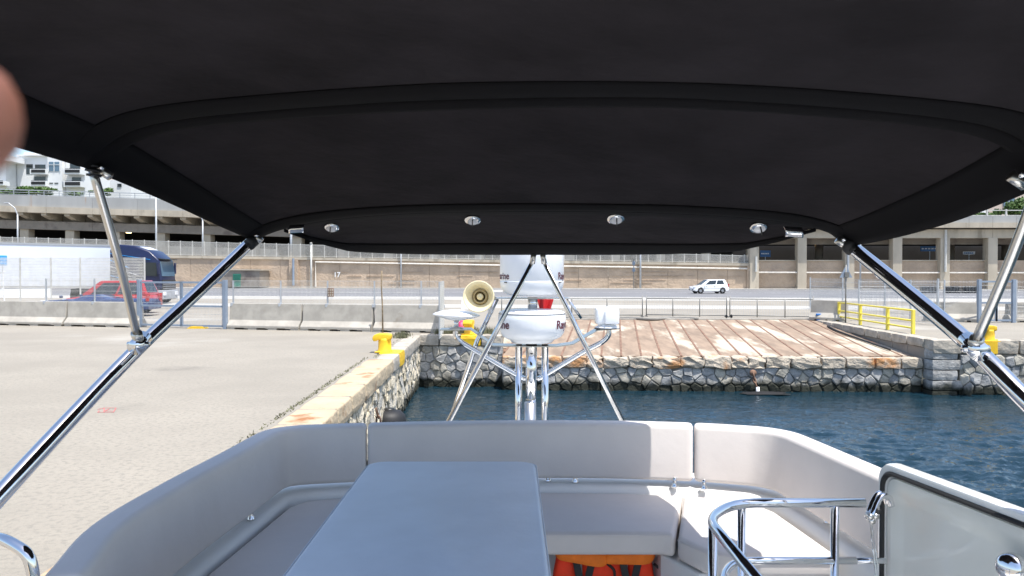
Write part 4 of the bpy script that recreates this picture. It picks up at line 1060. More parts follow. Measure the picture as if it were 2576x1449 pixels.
b = MB(); b.hexa([cv(2.5, W2 * 1.02, .30), cv(2.5, -W2 * 1.02, .30), cv(3.45, -W2, .30), cv(3.45, W2, .30), cv(2.5, W2 * 1.02, .92), cv(2.5, -W2 * 1.02, .92), cv(3.42, -W2, .92), cv(3.42, W2, .92)]); b.build("bumper", mat("grey_bumper", (.33, .34, .36), .4), tk, bevel=.06)
for s in (-1, 1):
    b = MB(); b.box(cv(3.44, s * .92, .68), (.1, .42, .24), cr); b.build("headlight", M_lamp, tk, bevel=.03)
    b = MB(); b.bar(cv(3.2, s * (W2 + .16), 2.0), cv(3.2, s * (W2 + .16), 2.75), .1, .2); b.build("door_mirror", M_navy, tk, bevel=.03)
b = MB(); b.hexa([cv(2.9, W2 * .9, 3.0), cv(2.9, -W2 * .9, 3.0), cv(3.5, -W2 * .85, 2.95), cv(3.5, W2 * .85, 2.95), cv(2.9, W2 * .9, 3.06), cv(2.9, -W2 * .9, 3.06), cv(3.5, -W2 * .85, 3.0), cv(3.5, W2 * .85, 3.0)]); b.build("sun_visor", M_glass, tk)
b = MB(); proud(b, cv(2.50, W2 * .93, 3.52), cv(2.50, -W2 * .93, 3.52), cv(1.5, -W2 * .93, 3.88), cv(1.5, W2 * .93, 3.88), .15, .85, .2, .75, .03); b.build("roof_plate", M_lamp, tk)
M_cy = mat("cyan_stripe", (.02, .32, .75), .4)
for k, (x0, z0, x1, z1, m_) in enumerate(((.0, 3.35, 2.6, 2.95, M_cy), (0, 2.9, 1.2, 2.4, M_cy), (.1, 2.2, 2.9, 1.35, M_rim), (0, 1.9, 2.6, 1.15, M_cy), (0, 2.5, 1.8, 1.9, M_lamp))):
    b = MB(); b.bar(cv(x0, W2 + .015, z0), cv(x1, W2 + .015, z1), .02, .09, cn); b.build("paint_stripe", m_, tk)
b = MB(); b.hexa([cv(.0, W2 + .01, .5), cv(2.1, W2 + .01, .5), cv(2.1, W2 - .2, .5), cv(0, W2 - .2, .5), cv(.0, W2 + .01, .95), cv(2.1, W2 + .01, .95), cv(2.1, W2 - .2, .95), cv(0, W2 - .2, .95)]); b.build("side_panel", M_navy, tk)
for x in (1.0 + 1.6, -1.6):
    for s in (-1, 1):
        o = MB(); o.lathe([(.28, -.15), (.47, -.15), (.5, -.1), (.5, .1), (.47, .15), (.28, .15), (.1, .05), (0, .05)], (0, 0, 0), (0, 1, 0), 24); q = o.build("wheel", M_tyre, tk, smooth=True, local=True)
        q.location = cv(x, s * (W2 - .18), .5) - tk.location; q.rotation_euler = (0, 0, cr)
b = MB(); b.hexa([cv(-3.0, .45, .7), cv(2.4, .45, .7), cv(2.4, -.45, .7), cv(-3.0, -.45, .7), cv(-3.0, .45, 1.0), cv(2.4, .45, 1.0), cv(2.4, -.45, 1.0), cv(-3.0, -.45, 1.0)]); b.build("chassis", M_blk, tk)
# tall screen fence in front of the lorry
sf = thing("screen_fence", "tall whitish screen fence in front of the lorry", "fence", P(150, 700, 44.5))
us3 = [-80, 51, 128, 202, 364]
for i, u in enumerate(us3):
    p = P(u, 700, 44.5); b = MB(); b.box((p.x, 44.5, 1.48), (.06, .06, 2.96)); b.build("fence_post", M_rail, sf)
    if i: mesh_panel(sf, Vector((P(us3[i - 1], 700, 44.5).x, 44.5, 0)), Vector((p.x, 44.5, 0)), 1.2, 2.95, .055, .09, .0095, M_rail)
# street unit at far left
p = G(4, 772); t = thing("signal_cabinet", "white lattice stand with a bright blue box at the far left edge", "cabinet", p)
b = MB(); q = P(-4, 655, p.y); b.box((q.x, p.y, q.z), (.75, .5, .6)); b.build("blue_box", mat("sky_blue_box", (.05, .35, .75), .5), t, bevel=.03)
b = MB()
for x in (-.35, .35): b.tube([Vector((q.x + x, p.y, 0)), Vector((q.x + x * .7, p.y, q.z - .3))], .04, 6)
for z in (.4, .9, 1.4, 1.9): b.tube([Vector((q.x - .33, p.y, z)), Vector((q.x + .33, p.y, z + .25))], .03, 6)
b.build("lattice_stand", M_wsign, t)

# ------------------------------------------------------------------ THE BOAT
hull = thing("motor_yacht", "white motor yacht with moulded coaming around the flybridge seats", "boat", B(.1, 2.8, -1.2))
# seat / coaming line (inner edge of backrests), boat units
I = [(-.86, 1.25), (-.905, 1.6), (-.985, 1.93), (-.985, 2.3), (-.958, 2.7), (-.945, 2.95), (-.935, 3.06), (-.895, 3.115), (-.80, 3.145), (-.57, 3.185), (-.2, 3.225), (.15, 3.235), (.45, 3.225), (.76, 3.18), (.93, 3.13), (1.01, 3.095), (1.062, 3.03), (1.082, 2.92), (1.12, 2.6), (1.155, 2.3), (1.18, 2.0), (1.19, 1.6), (1.19, 1.2)]
IC = catmull([Vector((x, y, 0)) for x, y in I], 8)
def frames(path):
    out = []
    for i, p in enumerate(path):
        t = (path[min(i + 1, len(path) - 1)] - path[max(i - 1, 0)]).normalized(); out.append((p, t, Vector((-t.y, t.x, 0))))
    return out
FR = frames(IC)          # normal = left of travel = outboard
def sweep(fr, sect, name, m, root, smooth=True, caps=True, rnd_ends=0, **kw):
    b = MB(); n = len(sect); vs = []; N_ = len(fr)
    cx = sum(s[0] for s in sect) / n; cz = sum(s[1] for s in sect) / n
    lens = [0]
    for i in range(1, N_): lens.append(lens[-1] + (fr[i][0] - fr[i - 1][0]).length)
    for i, (p, t, nn) in enumerate(fr):
        k = 1.; e = min(lens[i], lens[-1] - lens[i])
        if rnd_ends and e < rnd_ends: k = .72 + .28 * math.sqrt(max(0, 1 - (1 - e / rnd_ends) ** 2))
        for o_, z_ in sect:
            oo = cx + (o_ - cx) * k; zz = cz + (z_ - cz) * (1 - (1 - k) * .35)
            q = p + nn * oo; vs.append(B(q.x, q.y, zz))
    fs = [(i * n + k, i * n + (k + 1) % n, (i + 1) * n + (k + 1) % n, (i + 1) * n + k) for i in range(N_ - 1) for k in range(n)]
    if caps: fs += [tuple(range(n)), tuple(range((N_ - 1) * n, N_ * n))]
    b.add(vs, fs); return b.build(name, m, root, smooth=smooth, **kw)
def rsec(o0, z0, o1, z1, r, tilt=0, n=6):
    s = []
    for cx, cz, a0 in ((o1 - r, z1 - r, 0), (o0 + r, z1 - r, 90), (o0 + r, z0 + r, 180), (o1 - r, z0 + r, 270)):
        for k in range(n + 1):
            a = R(a0 + 90 * k / n); x = cx + r * math.cos(a); z = cz + r * math.sin(a); s.append((x + tilt * (z - z1), z))
    return s
# coaming
cs = [(-.045, -1.5), (-.045, -.925), (-.04, -.905), (-.02, -.888), (.01, -.884), (.20, -.884), (.235, -.89), (.255, -.91), (.30, -1.15), (.52, -1.35), (.56, -1.55), (.0, -1.6)]
sweep(FR, cs, "coaming", M_gelc, hull, smooth='auto')
# seat pan under the cushions, sole, deck, hull
b = MB(); b.prism([B(x, y, 0).xy for x, y in ((-.95, 1.3), (-.40, 1.3), (-.40, 2.72), (.10, 2.72), (.10, 3.2), (-.85, 3.05), (-.95, 2.9))], B(0, 0, -1.45).z, B(0, 0, -.995).z); b.build("seat_base", M_gel, hull, bevel=.01)
b = MB(); b.prism([B(x, y, 0).xy for x, y in ((.53, 2.70), (.62, 2.52), (1.13, 2.52), (1.13, 3.0), (.95, 3.1), (.53, 3.18))], B(0, 0, -1.45).z, B(0, 0, -.995).z); b.build("seat_base", M_gel, hull, bevel=.01)
b = MB(); b.prism([B(x, y, 0).xy for x, y in ((.102, 2.74), (.528, 2.74), (.528, 3.18), (.102, 3.2))], B(0, 0, -1.45).z, B(0, 0, -1.32).z); b.build("locker_sill", M_gel, hull, bevel=.01)
b = MB(); b.prism([B(x, y, 0).xy for x, y in ((.102, 3.05), (.528, 3.05), (.528, 3.18), (.102, 3.2))], B(0, 0, -1.318).z, B(0, 0, -.997).z); b.build("locker_back", M_gel, hull)
b = MB(); b.prism([B(x, y, 0).xy for x, y in ((-1.2, -1.5), (1.45, -1.5), (1.4, 3.0), (1.0, 3.4), (-.8, 3.4), (-1.2, 3.0))], B(0, 0, -1.62).z, B(0, 0, -1.46).z); b.build("flybridge_sole", M_gel, hull)
b = MB(); b.prism([(-1.55, -4), (1.95, -4), (1.95, 5.6), (1.6, 6.0), (-1.2, 6.0), (-1.55, 5.6)], -1.55, -.75); b.build("hull", M_gel, hull, bevel=.06, bseg=3)
b = MB(); b.prism([(-1.3, 3.6), (1.7, 3.6), (1.65, 5.5), (-1.25, 5.5)], -.74, .02); b.build("aft_cabin", M_gel, hull, bevel=.08, bseg=3)

sofa = thing("lounge_seat", "U shaped cream vinyl lounge seat around the stern of the flybridge", "seat", B(.1, 2.8, -1.0))
bs = rsec(.0, -.862, .088, -.632, .018, tilt=.13)
def sub(x0, x1, cond): return [f for f in FR if cond(f[0])]
iL = max(i for i, f in enumerate(FR) if f[0].x < -.575 and f[0].y > 3); iR = min(i for i, f in enumerate(FR) if f[0].x > .757 and f[0].y > 3)
def between(a, c): return FR[a:c + 1]
i0 = 8; 
def dense(fr):   # extra stations at the ends for rounding
    p0, t0, n0 = fr[0]; p1, t1, n1 = fr[-1]; out = []
    for e in (.0035, .0065, .012, .02): out.append((p0 + t0 * e, t0, n0))
    out += fr[1:-1] if (fr[1][0] - p0).length > .025 else fr[2:-2]
    for e in (.02, .012, .0065, .0035): out.append((p1 - t1 * e, t1, n1))
    return out
g_ = .004
sweep(dense(between(i0, iL)), bs, "backrest_cushion", M_vinyl, sofa, rnd_ends=.022, label="port backrest cushion, all in shade")
sweep(dense(between(iL, iR)), bs, "backrest_cushion", M_vinyl, sofa, rnd_ends=.022, label="wide centre backrest cushion, half in shade")
sweep(dense(between(iR, len(FR) - 10)), bs, "backrest_cushion", M_vinyl, sofa, rnd_ends=.022, label="sunlit starboard backrest cushion")
# stitched piping on top inner edge
for a, c in ((i0, iL), (iL, iR), (iR, len(FR) - 10)):
    b = MB(); fr = between(a, c)[1:-1]
    b.tube([B((p + n * .014).x, (p + n * .014).y, -.6365) for p, t, n in fr], .0018, 5); b.build("seam_piping", M_vinyl, sofa, smooth=True)
# cushion supports
for u, v in ((1447, 1206), (1697, 1218), (1771, 1223), (632, 1300), (2082, 1308), (1378, 1203)):
    pz = G(u, v + 8, EYE - S * .884); t_ = pz
    b = MB(); b.lathe([(0, 0), (.016, 0), (.016, .006), (.012, .012), (.009, .030), (.011, .045), (0, .05)], pz, seg=14); b.build("cushion_support", M_steel, sofa, smooth=True)
def cushion(poly, name, label, z1=-.905, z0=-.99):
    b = MB(); b.prism([B(x, y, 0).xy for x, y in poly], B(0, 0, z0).z, B(0, 0, z1).z)
    o = b.build(name, M_vinyl, sofa, bevel=.024, bseg=5, smooth=True, label=label); o.modifiers["b"].harden_normals = False
    return o
cushion([(-.46, 3.10), (-.72, 3.085), (-.83, 3.05), (-.875, 2.96), (-.925, 2.3), (-.93, 1.95), (-.85, 1.6), (-.80, 1.2), (-.42, 1.2), (-.42, 2.66), (-.46, 2.70)], "seat_cushion", "long port seat cushion in shade")
cushion([(-.455, 3.10), (-.2, 3.15), (.15, 3.165), (.45, 3.155), (.70, 3.12), (.567, 2.64), (.53, 2.665), (-.415, 2.665)], "seat_cushion", "aft seat cushion beside the table")
cushion([(.706, 3.12), (.88, 3.07), (.97, 3.0), (1.01, 2.90), (1.055, 2.46), (.70, 2.46), (.63, 2.50), (.573, 2.62)], "seat_cushion", "short starboard seat cushion in sun")
# piping on the aft cushions
def pip(pts, z, r=.0016):
    b = MB(); b.tube([B(x, y, z) for x, y in pts], r, 5); b.build("seam_piping", M_vinyl, sofa, smooth=True)
pip([(.56, 2.657), (-.41, 2.657)], -.9135); pip([(1.04, 2.452), (.70, 2.452), (.625, 2.492), (.568, 2.612)], -.9135)

# life jackets in the locker under the aft seat
def soft(name, c, d, m, root, rz=0., **kw):
    bm = bmesh.new(); bmesh.ops.create_cube(bm, size=1); bmesh.ops.subdivide_edges(bm, edges=bm.edges[:], cuts=4, use_grid_fill=True)
    b = MB(); mm = Matrix.Rotation(rz, 3, 'Y'); vs = []
    for v in bm.verts:
        q = Vector(v.co); l = q.normalized() * .5 * 1.15; q = q.lerp(l, .42)
        q = Vector((q.x * d[0], q.y * d[1], q.z * d[2])); q += Vector((noise.noise(q * 22 + Vector(c)), noise.noise(q * 25), noise.noise(q * 19 + Vector((3, 3, 3))))) * .012
        vs.append(mm @ q + Vector(c))
    b.add(vs, [tuple(x.index for x in f.verts) for f in bm.faces]); bm.free()
    return b.build(name, m, root, smooth=True, sub=1, **kw)
for k, (u, lb) in enumerate(((1465, "orange and red life jacket stowed under the aft seat beside the table"), (1580, "orange and red life jacket under the aft seat next to the starboard corner"))):
    c = BP(u, 1430, 2.80); t = thing("life_jacket", lb, "life jacket", (c.x, c.y, c.z - .15), 0, "life jackets stowed under the aft seat")
    cc = BP(u, 1394, 2.78); soft("collar", (cc.x - .0, cc.y, cc.z), (.225, .12, .062), M_orange, t, rz=-.05 if k else .12)
    for dx, tl in ((-.068, .10), (.058, -.12)):
        soft("foam_panel", (c.x + dx, c.y + .02, c.z - .035), (.105, .11, .21), M_orred, t, rz=tl)
    for dx, tl in ((-.012, .25), (.012, -.3)):
        b = MB(); b.bar((c.x + dx - tl * .08, c.y - .058, c.z + .055), (c.x + dx + tl * .10, c.y - .062, c.z - .17), .003, .030, (1, 0, 0)); b.build("strap", M_rub, t, bevel=.001)
    b = MB(); b.tube(catmull([(c.x + .10, c.y - .05, c.z + .04), (c.x + .128, c.y - .06, c.z + .01), (c.x + .12, c.y - .06, c.z - .05), (c.x + .08, c.y - .05, c.z - .09)], 5), .006, 6); b.build("strap_loop", M_rub, t, smooth=True)

# table
tb = thing("table", "cockpit table under a blue grey fitted cover", "table", B(-.2, 2.0, -1.45))
def rrect(x0, x1, y0, y1, r, n=6):
    out = []
    for cx, cy, a0 in ((x1 - r, y1 - r, 0), (x0 + r, y1 - r, 90), (x0 + r, y0 + r, 180), (x1 - r, y0 + r, 270)):
        for k in range(n + 1): a = R(a0 + 90 * k / n); out.append((cx + r * math.cos(a), cy + r * math.sin(a)))
    return out
def tabz(x, y): return -.620 + .004 * noise.noise(Vector((x * 3, y * 3, 0)))
b = MB(); rings = []
for off, z in ((.006, -.705), (.0, -.69), (.0, -.632), (.002, -.6255), (.006, -.6215), (.012, -.620)):
    rings.append([B(x, y, z) for x, y in rrect(-.473 + off, .078 - off, 1.0 + off, 2.535 - off, .055)])
n = len(rings[0]); vs = [v for r_ in rings for v in r_]
b.add(vs, [(i * n + k, i * n + (k + 1) % n, (i + 1) * n + (k + 1) % n, (i + 1) * n + k) for i in range(len(rings) - 1) for k in range(n)] + [tuple(range((len(rings) - 1) * n, len(rings) * n))])
b.build("table_cover", M_cover, tb, smooth='auto')
b = MB(); b.tube([B(x, y, -.6265) for x, y in rrect(-.4745, .0795, .999, 2.5365, .056)] + [B(*rrect(-.4745, .0795, .999, 2.5365, .056)[0], -.6265)], .0022, 6); b.build("piping", M_cover, tb, smooth=True)
b = MB(); b.prism([B(x, y, 0).xy for x, y in rrect(-.46, .065, 1.02, 2.52, .05)], B(0, 0, -.70).z, B(0, 0, -.66).z); b.build("tabletop", M_gel, tb)
for y in (1.4, 2.15):
    b = MB(); b.tube([B(-.2, y, -1.46), B(-.2, y, -.70)], .04, 16); b.build("pedestal", M_steel, tb, smooth=True)

# companionway handrail
hr = thing("handrail", "polished steel guard rail around the stairway opening", "handrail", B(.7, 2.0, -1.45))
rt = .0128 * S; z = -.616
top = [B(.952, 2.05, z), B(.60, 2.05, z), B(.494, 1.915, z), B(.497, 1.2, z)]
b = MB(); b.tube(fillet(top, .09), rt, 18); b.build("top_rail", M_steel, hr, smooth=True)
z = -.773
b = MB(); b.tube(fillet([B(.93, 2.05, z), B(.60, 2.05, z), B(.53, 1.93, z), B(.515, 1.2, z)], .09), rt * .8, 14); b.build("mid_rail", M_steel, hr, smooth=True)
b = MB(); b.tube([B(.93, 2.05, z), B(1.01, 2.05, z)], rt * .6, 12); b.build("rail_end", M_steel, hr, smooth=True)
for x, y in ((.62, 2.05), (.872, 2.05), (.4945, 1.87), (.497, 1.3)):
    b = MB(); b.tube([B(x, y, -1.46), B(x, y, -.62)], rt * .85, 14); b.build("post", M_steel, hr, smooth=True)
hr2 = thing("handrail", "dark curved grab rail end at the lower left corner", "handrail", BP(60, 1440, 1.6))
b = MB(); b.tube(fillet([BP(-140, 1330, 1.75), BP(15, 1358, 1.6), BP(70, 1392, 1.58), BP(84, 1440, 1.58), BP(80, 1800, 1.58)], .06), .0125 * S, 16); b.build("rail", M_steel, hr2, smooth=True)

# hatch lid
hl = thing("companionway_hatch", "open white companionway hatch lid standing upright with a black rubber seal", "hatch", B(1.08, 1.8, -.9))
hA, hB = Vector((1.015, 2.115)), Vector((1.16, 1.30)); hd = (hB - hA).normalized(); hn = Vector((hd.y, -hd.x)) * -1  # outboard
if hn.x < 0: hn = -hn
def hp(s, o, z): q = hA + hd * s + hn * o; return B(q.x, q.y, z)
ZT = -.515
def hpoly(ins, o):    # outline in (s,z), inset
    pts = []; r = .05 - ins * .3; s0, s1, z0, z1 = ins, .80 - ins, -1.15, ZT - ins
    for cx, cz, a0 in ((s0 + r, z1 - r, 180), (s1 - r, z1 - r, 90)):
        for k in range(7): a = R(a0 - 90 * k / 6); pts.append(hp(cx + r * math.cos(a), o, cz + r * math.sin(a)))
    return pts + [hp(s1, o, z0), hp(s0, o, z0)]
def ringz(specs, name, m, closed=True, **kw):
    b = MB(); rs = [hpoly(i_, o_) for i_, o_ in specs]; n = len(rs[0])
    b.add([v for r_ in rs for v in r_], [(i * n + k, i * n + (k + 1) % n, (i + 1) * n + (k + 1) % n, (i + 1) * n + k) for i in range(len(rs) - 1) for k in range(n)] + ([tuple(range(n)), tuple(range((len(rs) - 1) * n, len(rs) * n))] if closed else []))
    return b.build(name, m, hl, smooth='auto', **kw)
ringz([(.034, .028), (.030, .006), (.012, 0.), (.003, .004), (0, .012), (0, .035), (.006, .045), (.02, .05)], "lid_rim", M_gel)
ringz([(.030, .0035), (.028, -.004), (.022, -.006), (.018, -.001), (.018, .003)], "rubber_seal", M_rub, closed=False)
b = MB()
for spec in ((.040, .0265),): pass
ringz([(.034, .020), (.036, .006), (.060, .004), (.085, .014), (.10, .0155), (.16, .0155)], "inner_panel", M_gelg)
# arm bracket and stay cable
t = thing("hatch_stay", "chrome curved hinge arm with holes and a thin cable on the hatch lid", "hinge", BP(2205, 1290, 2.0))
ar = catmull([BP(2238, 1268, 2.02), BP(2232, 1250, 2.01), BP(2216, 1245, 2.0), BP(2202, 1262, 1.99), BP(2192, 1288, 1.98), BP(2186, 1306, 1.98)], 6)
for dz in (-.011, .011):
    b = MB(); b.tube([p + Vector((.0, dz, 0)) for p in ar], [.010] * 6 + [.0095] * (len(ar) - 6), 8); b.build("arm", M_steel, t, smooth=True)
for u, v in ((2205, 1283), (2199, 1296), (2190, 1308), (2186, 1297)):
    b = MB(); p = BP(u, v, 1.975); b.lathe([(0, .016), (.008, .016), (.009, .008), (.009, -.01)], p, (0, -1, 0), 12); b.build("bolt", M_steelb if u != 2205 else M_blk, t, smooth=True)
b = MB(); b.tube([BP(2190, 1312, 1.98), BP(2196, 1380, 1.97), BP(2206, 1470, 1.95)], .0024, 6); b.build("cable", M_steel, t)
b = MB(); b.tube([BP(2193, 1312, 1.985), BP(2202, 1380, 1.975), BP(2212, 1470, 1.955)], .0016, 6); b.build("cable", M_steel, t)
b = MB(); p = BP(2548, 1428, 1.63); b.lathe([(0, .035), (.018, .035), (.030, .028), (.037, .012), (.037, 0), (.030, -.02), (.02, -.035)], p, (-.75, -.6, .2), 26)
tag(b.build("hatch_knob", M_steel, hl, smooth=True))

# ------------------------------------------------------------------ canopy
KC = .785       # depth of the canopy relative to the seat measure
_B, _BP = B, BP
def kc(t): return KC + .18 * max(0, min(1, (.22 - t) / .55))      # the canopy stands a little skewed: its port side is further aft
def B(x, y, z):
    k = kc(x / y) if y > .5 else kc(-.4 if x < 0 else .5) if abs(x) > .8 else KC
    if y <= .5: k = KC + .18 * max(0, min(1, (.22 - x / .5 * .5) / 1.3))
    return _B(x * k, y * k, z * k)
def BP(u, v, Y): return _BP(u, v, Y * kc((u - CU) / F))
can = thing("bimini_top", "black fabric bimini canopy on stainless steel arms over the flybridge", "canopy", B(.15, 2, .2))
ST = [(-.6, -1.13, 1.44, .31, .53), (.8, -1.12, 1.43, .315, .535), (1.5, -1.11, 1.42, .305, .51), (1.97, -1.10, 1.40, .283, .468), (2.5, -1.06, 1.36, .215, .370), (3.0, -1.01, 1.308, .140, .258)]
def st(Y):
    for i in range(len(ST) - 1):
        if ST[i][0] <= Y <= ST[i + 1][0]:
            k = (Y - ST[i][0]) / (ST[i + 1][0] - ST[i][0]); return [a + (b_ - a) * k for a, b_ in zip(ST[i], ST[i + 1])]
    return list(ST[0] if Y < ST[0][0] else ST[-1])
def cz(s, Y):
    _, xl, xr, zs, zc = st(Y); 
    sag = .018 * math.sin(math.pi * max(0, min(1, (Y - 1.97) / 1.03))) * (1 - s * s) if 1.97 < Y < 3.0 else 0
    wr = .006 * noise.noise(Vector((s * 2.2 + Y * .8, Y * 1.6, 2))) * (1 if s < .3 else .5)
    edge = -.035 * max(0, s) ** 6 * math.sin(math.pi * max(0, min(1, (Y - 1.9) / 1.1)))
    return xl + (xr - xl) * (s + 1) / 2, zs + (zc - zs) * (1 - .48 * s * s - .52 * abs(s) ** (18 - 10 * max(0, min(1, (Y - 2) / 1.0)))) - sag + wr + edge
def cp(s, Y, dz=0): x, z = cz(s, Y); return B(x, Y, z + dz)
EX = 1.0
def ext(s): a = abs(s) / .90; return EX * math.sqrt(max(0, 1 - a ** 6)) if a < 1 else 0.
def rp(s, r, dz=0):     # rear overhang
    e = ext(s); x, z = cz(s, 3.0); zz = z + (.112 + .014 * abs(s) ** 3 - z) * (r ** 1.8) * min(1, e / (EX * .7)); return B(x, 3.0 + e * r, zz + dz)
FY = .8  # unseen front edge, cut short to let skylight onto table and seats
def umap(i): s = -1 + 2 * i; return math.copysign(1 - (1 - abs(s)) ** 1.0, s)
b = MB(); b.grid(lambda i, j: cp(umap(i), FY + (3 - FY) * j), 110, 110); b.grid(lambda i, j: rp(-.90 + 1.80 * i, j), 120, 18)
b.build("canopy_fabric", M_cloth, can, smooth=True, recalc=False, solid=.003)
def cstrip(name, f, nu, nv, m=M_band, thick=.004):
    b = MB(); b.grid(f, nu, nv); return b.build(name, m, can, smooth=True, recalc=False, solid=thick)
FY = .8
bul = lambda t: math.sin(math.pi * t)
cstrip("hoop_pocket", lambda i, j: cp(-1 + 2 * i, 1.875 + .11 * j, -.003 - .007 * bul(j)), 100, 8)
cstrip("hoop_pocket_flap", lambda i, j: cp(-1 + 2 * i, 1.985 + .055 * j, -.004 - .003 * bul(j)), 100, 4)
cstrip("hoop_pocket", lambda i, j: cp(-1 + 2 * i, 2.895 + .105 * j, -.004 - .007 * bul(j)), 100, 8)
cstrip("hoop_pocket_flap", lambda i, j: rp(-.9 + 1.8 * i, .13 * j, -.004), 60, 4)
cstrip("rear_hem", lambda i, j: rp(-.9 + 1.8 * i, .80 + .21 * j, -.004 - .012 * bul(j)), 80, 8)
cstrip("side_hem", lambda i, j: cp(-1 + .065 * i, FY + (3 - FY) * j, -.003 - .006 * (1 - i) ** 2), 5, 80)
cstrip("side_hem", lambda i, j: cp(1 - .07 * i, FY + (3 - FY) * j, -.003 - .03 * (1 - i) ** 2), 5, 80)
# chrome fittings on the underside
def fit_round(u, v, rot):
    best = min(((BPP, s, r) for s in [-.85 + .01 * k for k in range(171)] for r in (.0, .03, .06, .10, .15, .2) for BPP in [rp(s, r)]), key=lambda q: abs(px(q[0])[0] - u) + abs(px(q[0])[1] - v) * .6)
    p = best[0] + Vector((0, -.012, -.014)); b = MB()
    b.lathe([(.0, -.004), (.026, -.004), (.033, 0), (.034, .006), (.022, .014)], p, (0, -.55, -.83), 22); b.build("snap_fitting", M_steel, can, smooth=True)
    b = MB(); b.lathe([(0, .002), (.023, .002), (.0235, -.002)], p + Vector((0, -.006, -.010)), (0, -.55, -.83), 20); b.build("fitting_disc", M_wsign, can, smooth=True)
    b = MB(); b.bar(p + Vector((rot * .008, -.02, .018)), p + Vector((-rot * .008, -.018, -.034)), .004, .004); b.build("fitting_pin", M_blk, can)
    b = MB(); b.tube([p + Vector((.041 * math.cos(a), .004, .010 + .036 * math.sin(a))) for a in [R(20 + 14 * k) for k in range(11)]], .007, 7); b.build("fitting_collar", M_steel, can, smooth=True)
def px(p):
    c, s = math.cos(PITCH), math.sin(PITCH); x, y, z = p.x, p.y, p.z - EYE
    f_ = y * c - z * s; u_ = y * s + z * c; return (CU + F * x / f_, CV - F * u_ / f_)
for u, v, r_ in ((832, 573, .3), (1190, 557, .1), (1548, 559, -.1), (1910, 580, -.9)): fit_round(u, v, r_)
for u, v, sg in ((745, 577, 1), (1998, 582, -1)):
    c = BP(u, v, 2.92); b = MB(); b.grid(lambda i, j: c + Vector(((i - .5) * .062 + sg * j * .006, -.012 * math.sin(math.pi * j), (j - .5) * .034 + sg * .004 * i)), 8, 8)
    b.build("edge_clip", M_steel, can, smooth=True, solid=.003)
# arms
def arm(pts, r, name="support_arm", m=M_steel):
    b = MB(); b.tube(catmull([BP(*p) for p in pts], 6), r, 20); return b.build(name, m, can, smooth=True)
arm([(634, 606, 2.97), (500, 733, 2.68), (352, 872, 2.38), (190, 1040, 2.19), (0, 1246, 1.97), (-300, 1580, 1.75)], [.0262 * S * KC] * 12 + [.0262 * S * KC + .0003 * k for k in range(19)])
arm([(2138, 618, 2.97), (2290, 740, 2.62), (2448, 873, 2.31), (2576, 1002, 2.12), (2800, 1225, 1.92), (3050, 1500, 1.7)], .0262 * S * KC)
b = MB(); b.tube([BP(545, 691, 2.78), BP(530, 705, 2.745)], .0275 * S * KC, 20); b.build("arm_sleeve", M_steel, can, smooth=True)
b = MB(); b.tube([BP(2214, 680, 2.79), BP(2222, 686, 2.775)], .0275 * S * KC, 20); b.build("arm_sleeve", M_steel, can, smooth=True)
arm([(233, 428, 2.01), (300, 660, 2.12), (345, 845, 2.27)], .0142 * S * KC, "strut", M_steelb)
arm([(2622, 440, 2.01), (2540, 660, 2.12), (2455, 860, 2.25)], .0142 * S * KC, "strut", M_steelb)
for (u, v, Y, q) in ((343, 838, 2.26, (352, 866, 2.30)), (2458, 852, 2.24, (2448, 876, 2.28)), ):
    b = MB(); a = BP(u, v, Y); c = BP(*q); b.tube([a, a.lerp(c, .5)], .020 * S * KC, 14); b.build("strut_end", M_steelb, can, smooth=True)
    b = MB(); b.tube([a.lerp(c, .5), c], .0145 * S * KC, 12); b.build("clevis", M_steelb, can, smooth=True)
    b = MB(); b.tube([c + Vector((-.035, -.01, .0)), c + Vector((.035, -.01, 0))], .010, 10); b.build("hinge_pin", M_steel, can, smooth=True)
    b = MB(); b.tube([c + Vector((0, .03, .02)), c + Vector((0, -.035, -.01))], .0285 * S * KC, 16); b.build("arm_clamp", M_steel, can, smooth=True)
for k, v in enumerate((418, 430, 442)):
    b = MB(); p = BP(230 + k * 3, v, 2.0); b.lathe([(.017, -.002), (.0205, -.002), (.0205, .004), (.017, .004)], p, (.1, 0, 1), 18); b.build("strut_ring", M_rub, can, smooth=True)
    b = MB(); p = BP(2624 - k * 5, v + 12, 2.0); b.lathe([(.017, -.002), (.0205, -.002), (.0205, .004), (.017, .004)], p, (-.1, 0, 1), 18); b.build("strut_ring", M_rub, can, smooth=True)
for (u, v, Y) in ((205, 400, 1.98), (262, 434, 2.02), (648, 600, 2.95), (2118, 612, 2.95), (2560, 455, 2.02)):
    b = MB(); p = BP(u, v, Y); b.tube([p + Vector((-.018, 0, .012)), p + Vector((.018, 0, -.012))], .013, 10); b.build("clamp_bolt", M_steelb, can, smooth=True)
    b = MB(); b.lathe([(0, .012), (.008, .012), (.008, 0)], p + Vector((.0, -.012, .012)), (0, -1, .2), 10); b.build("bolt_head", M_steel, can, smooth=True)
for (u, v, Y, rr_) in ((640, 603, 2.96, .031), (2130, 613, 2.96, .031)):
    b = MB(); p = BP(u, v, Y); q = BP(u + (-14 if u < 1300 else 14), v + 13, Y - .03); b.tube([p, q], rr_ * S * .93 * KC, 18); b.build("arm_collar", M_rub, can, smooth=True)
# frame tube inside hoop 1 / hoop 2 visible at the side edges
for Y in (1.93, 2.95):
    b = MB(); b.tube([cp(-.90 + 1.8 * k / 40, Y, .008) for k in range(41)], .010, 8); b.build("hoop_tube", M_steelb, can, smooth=True)
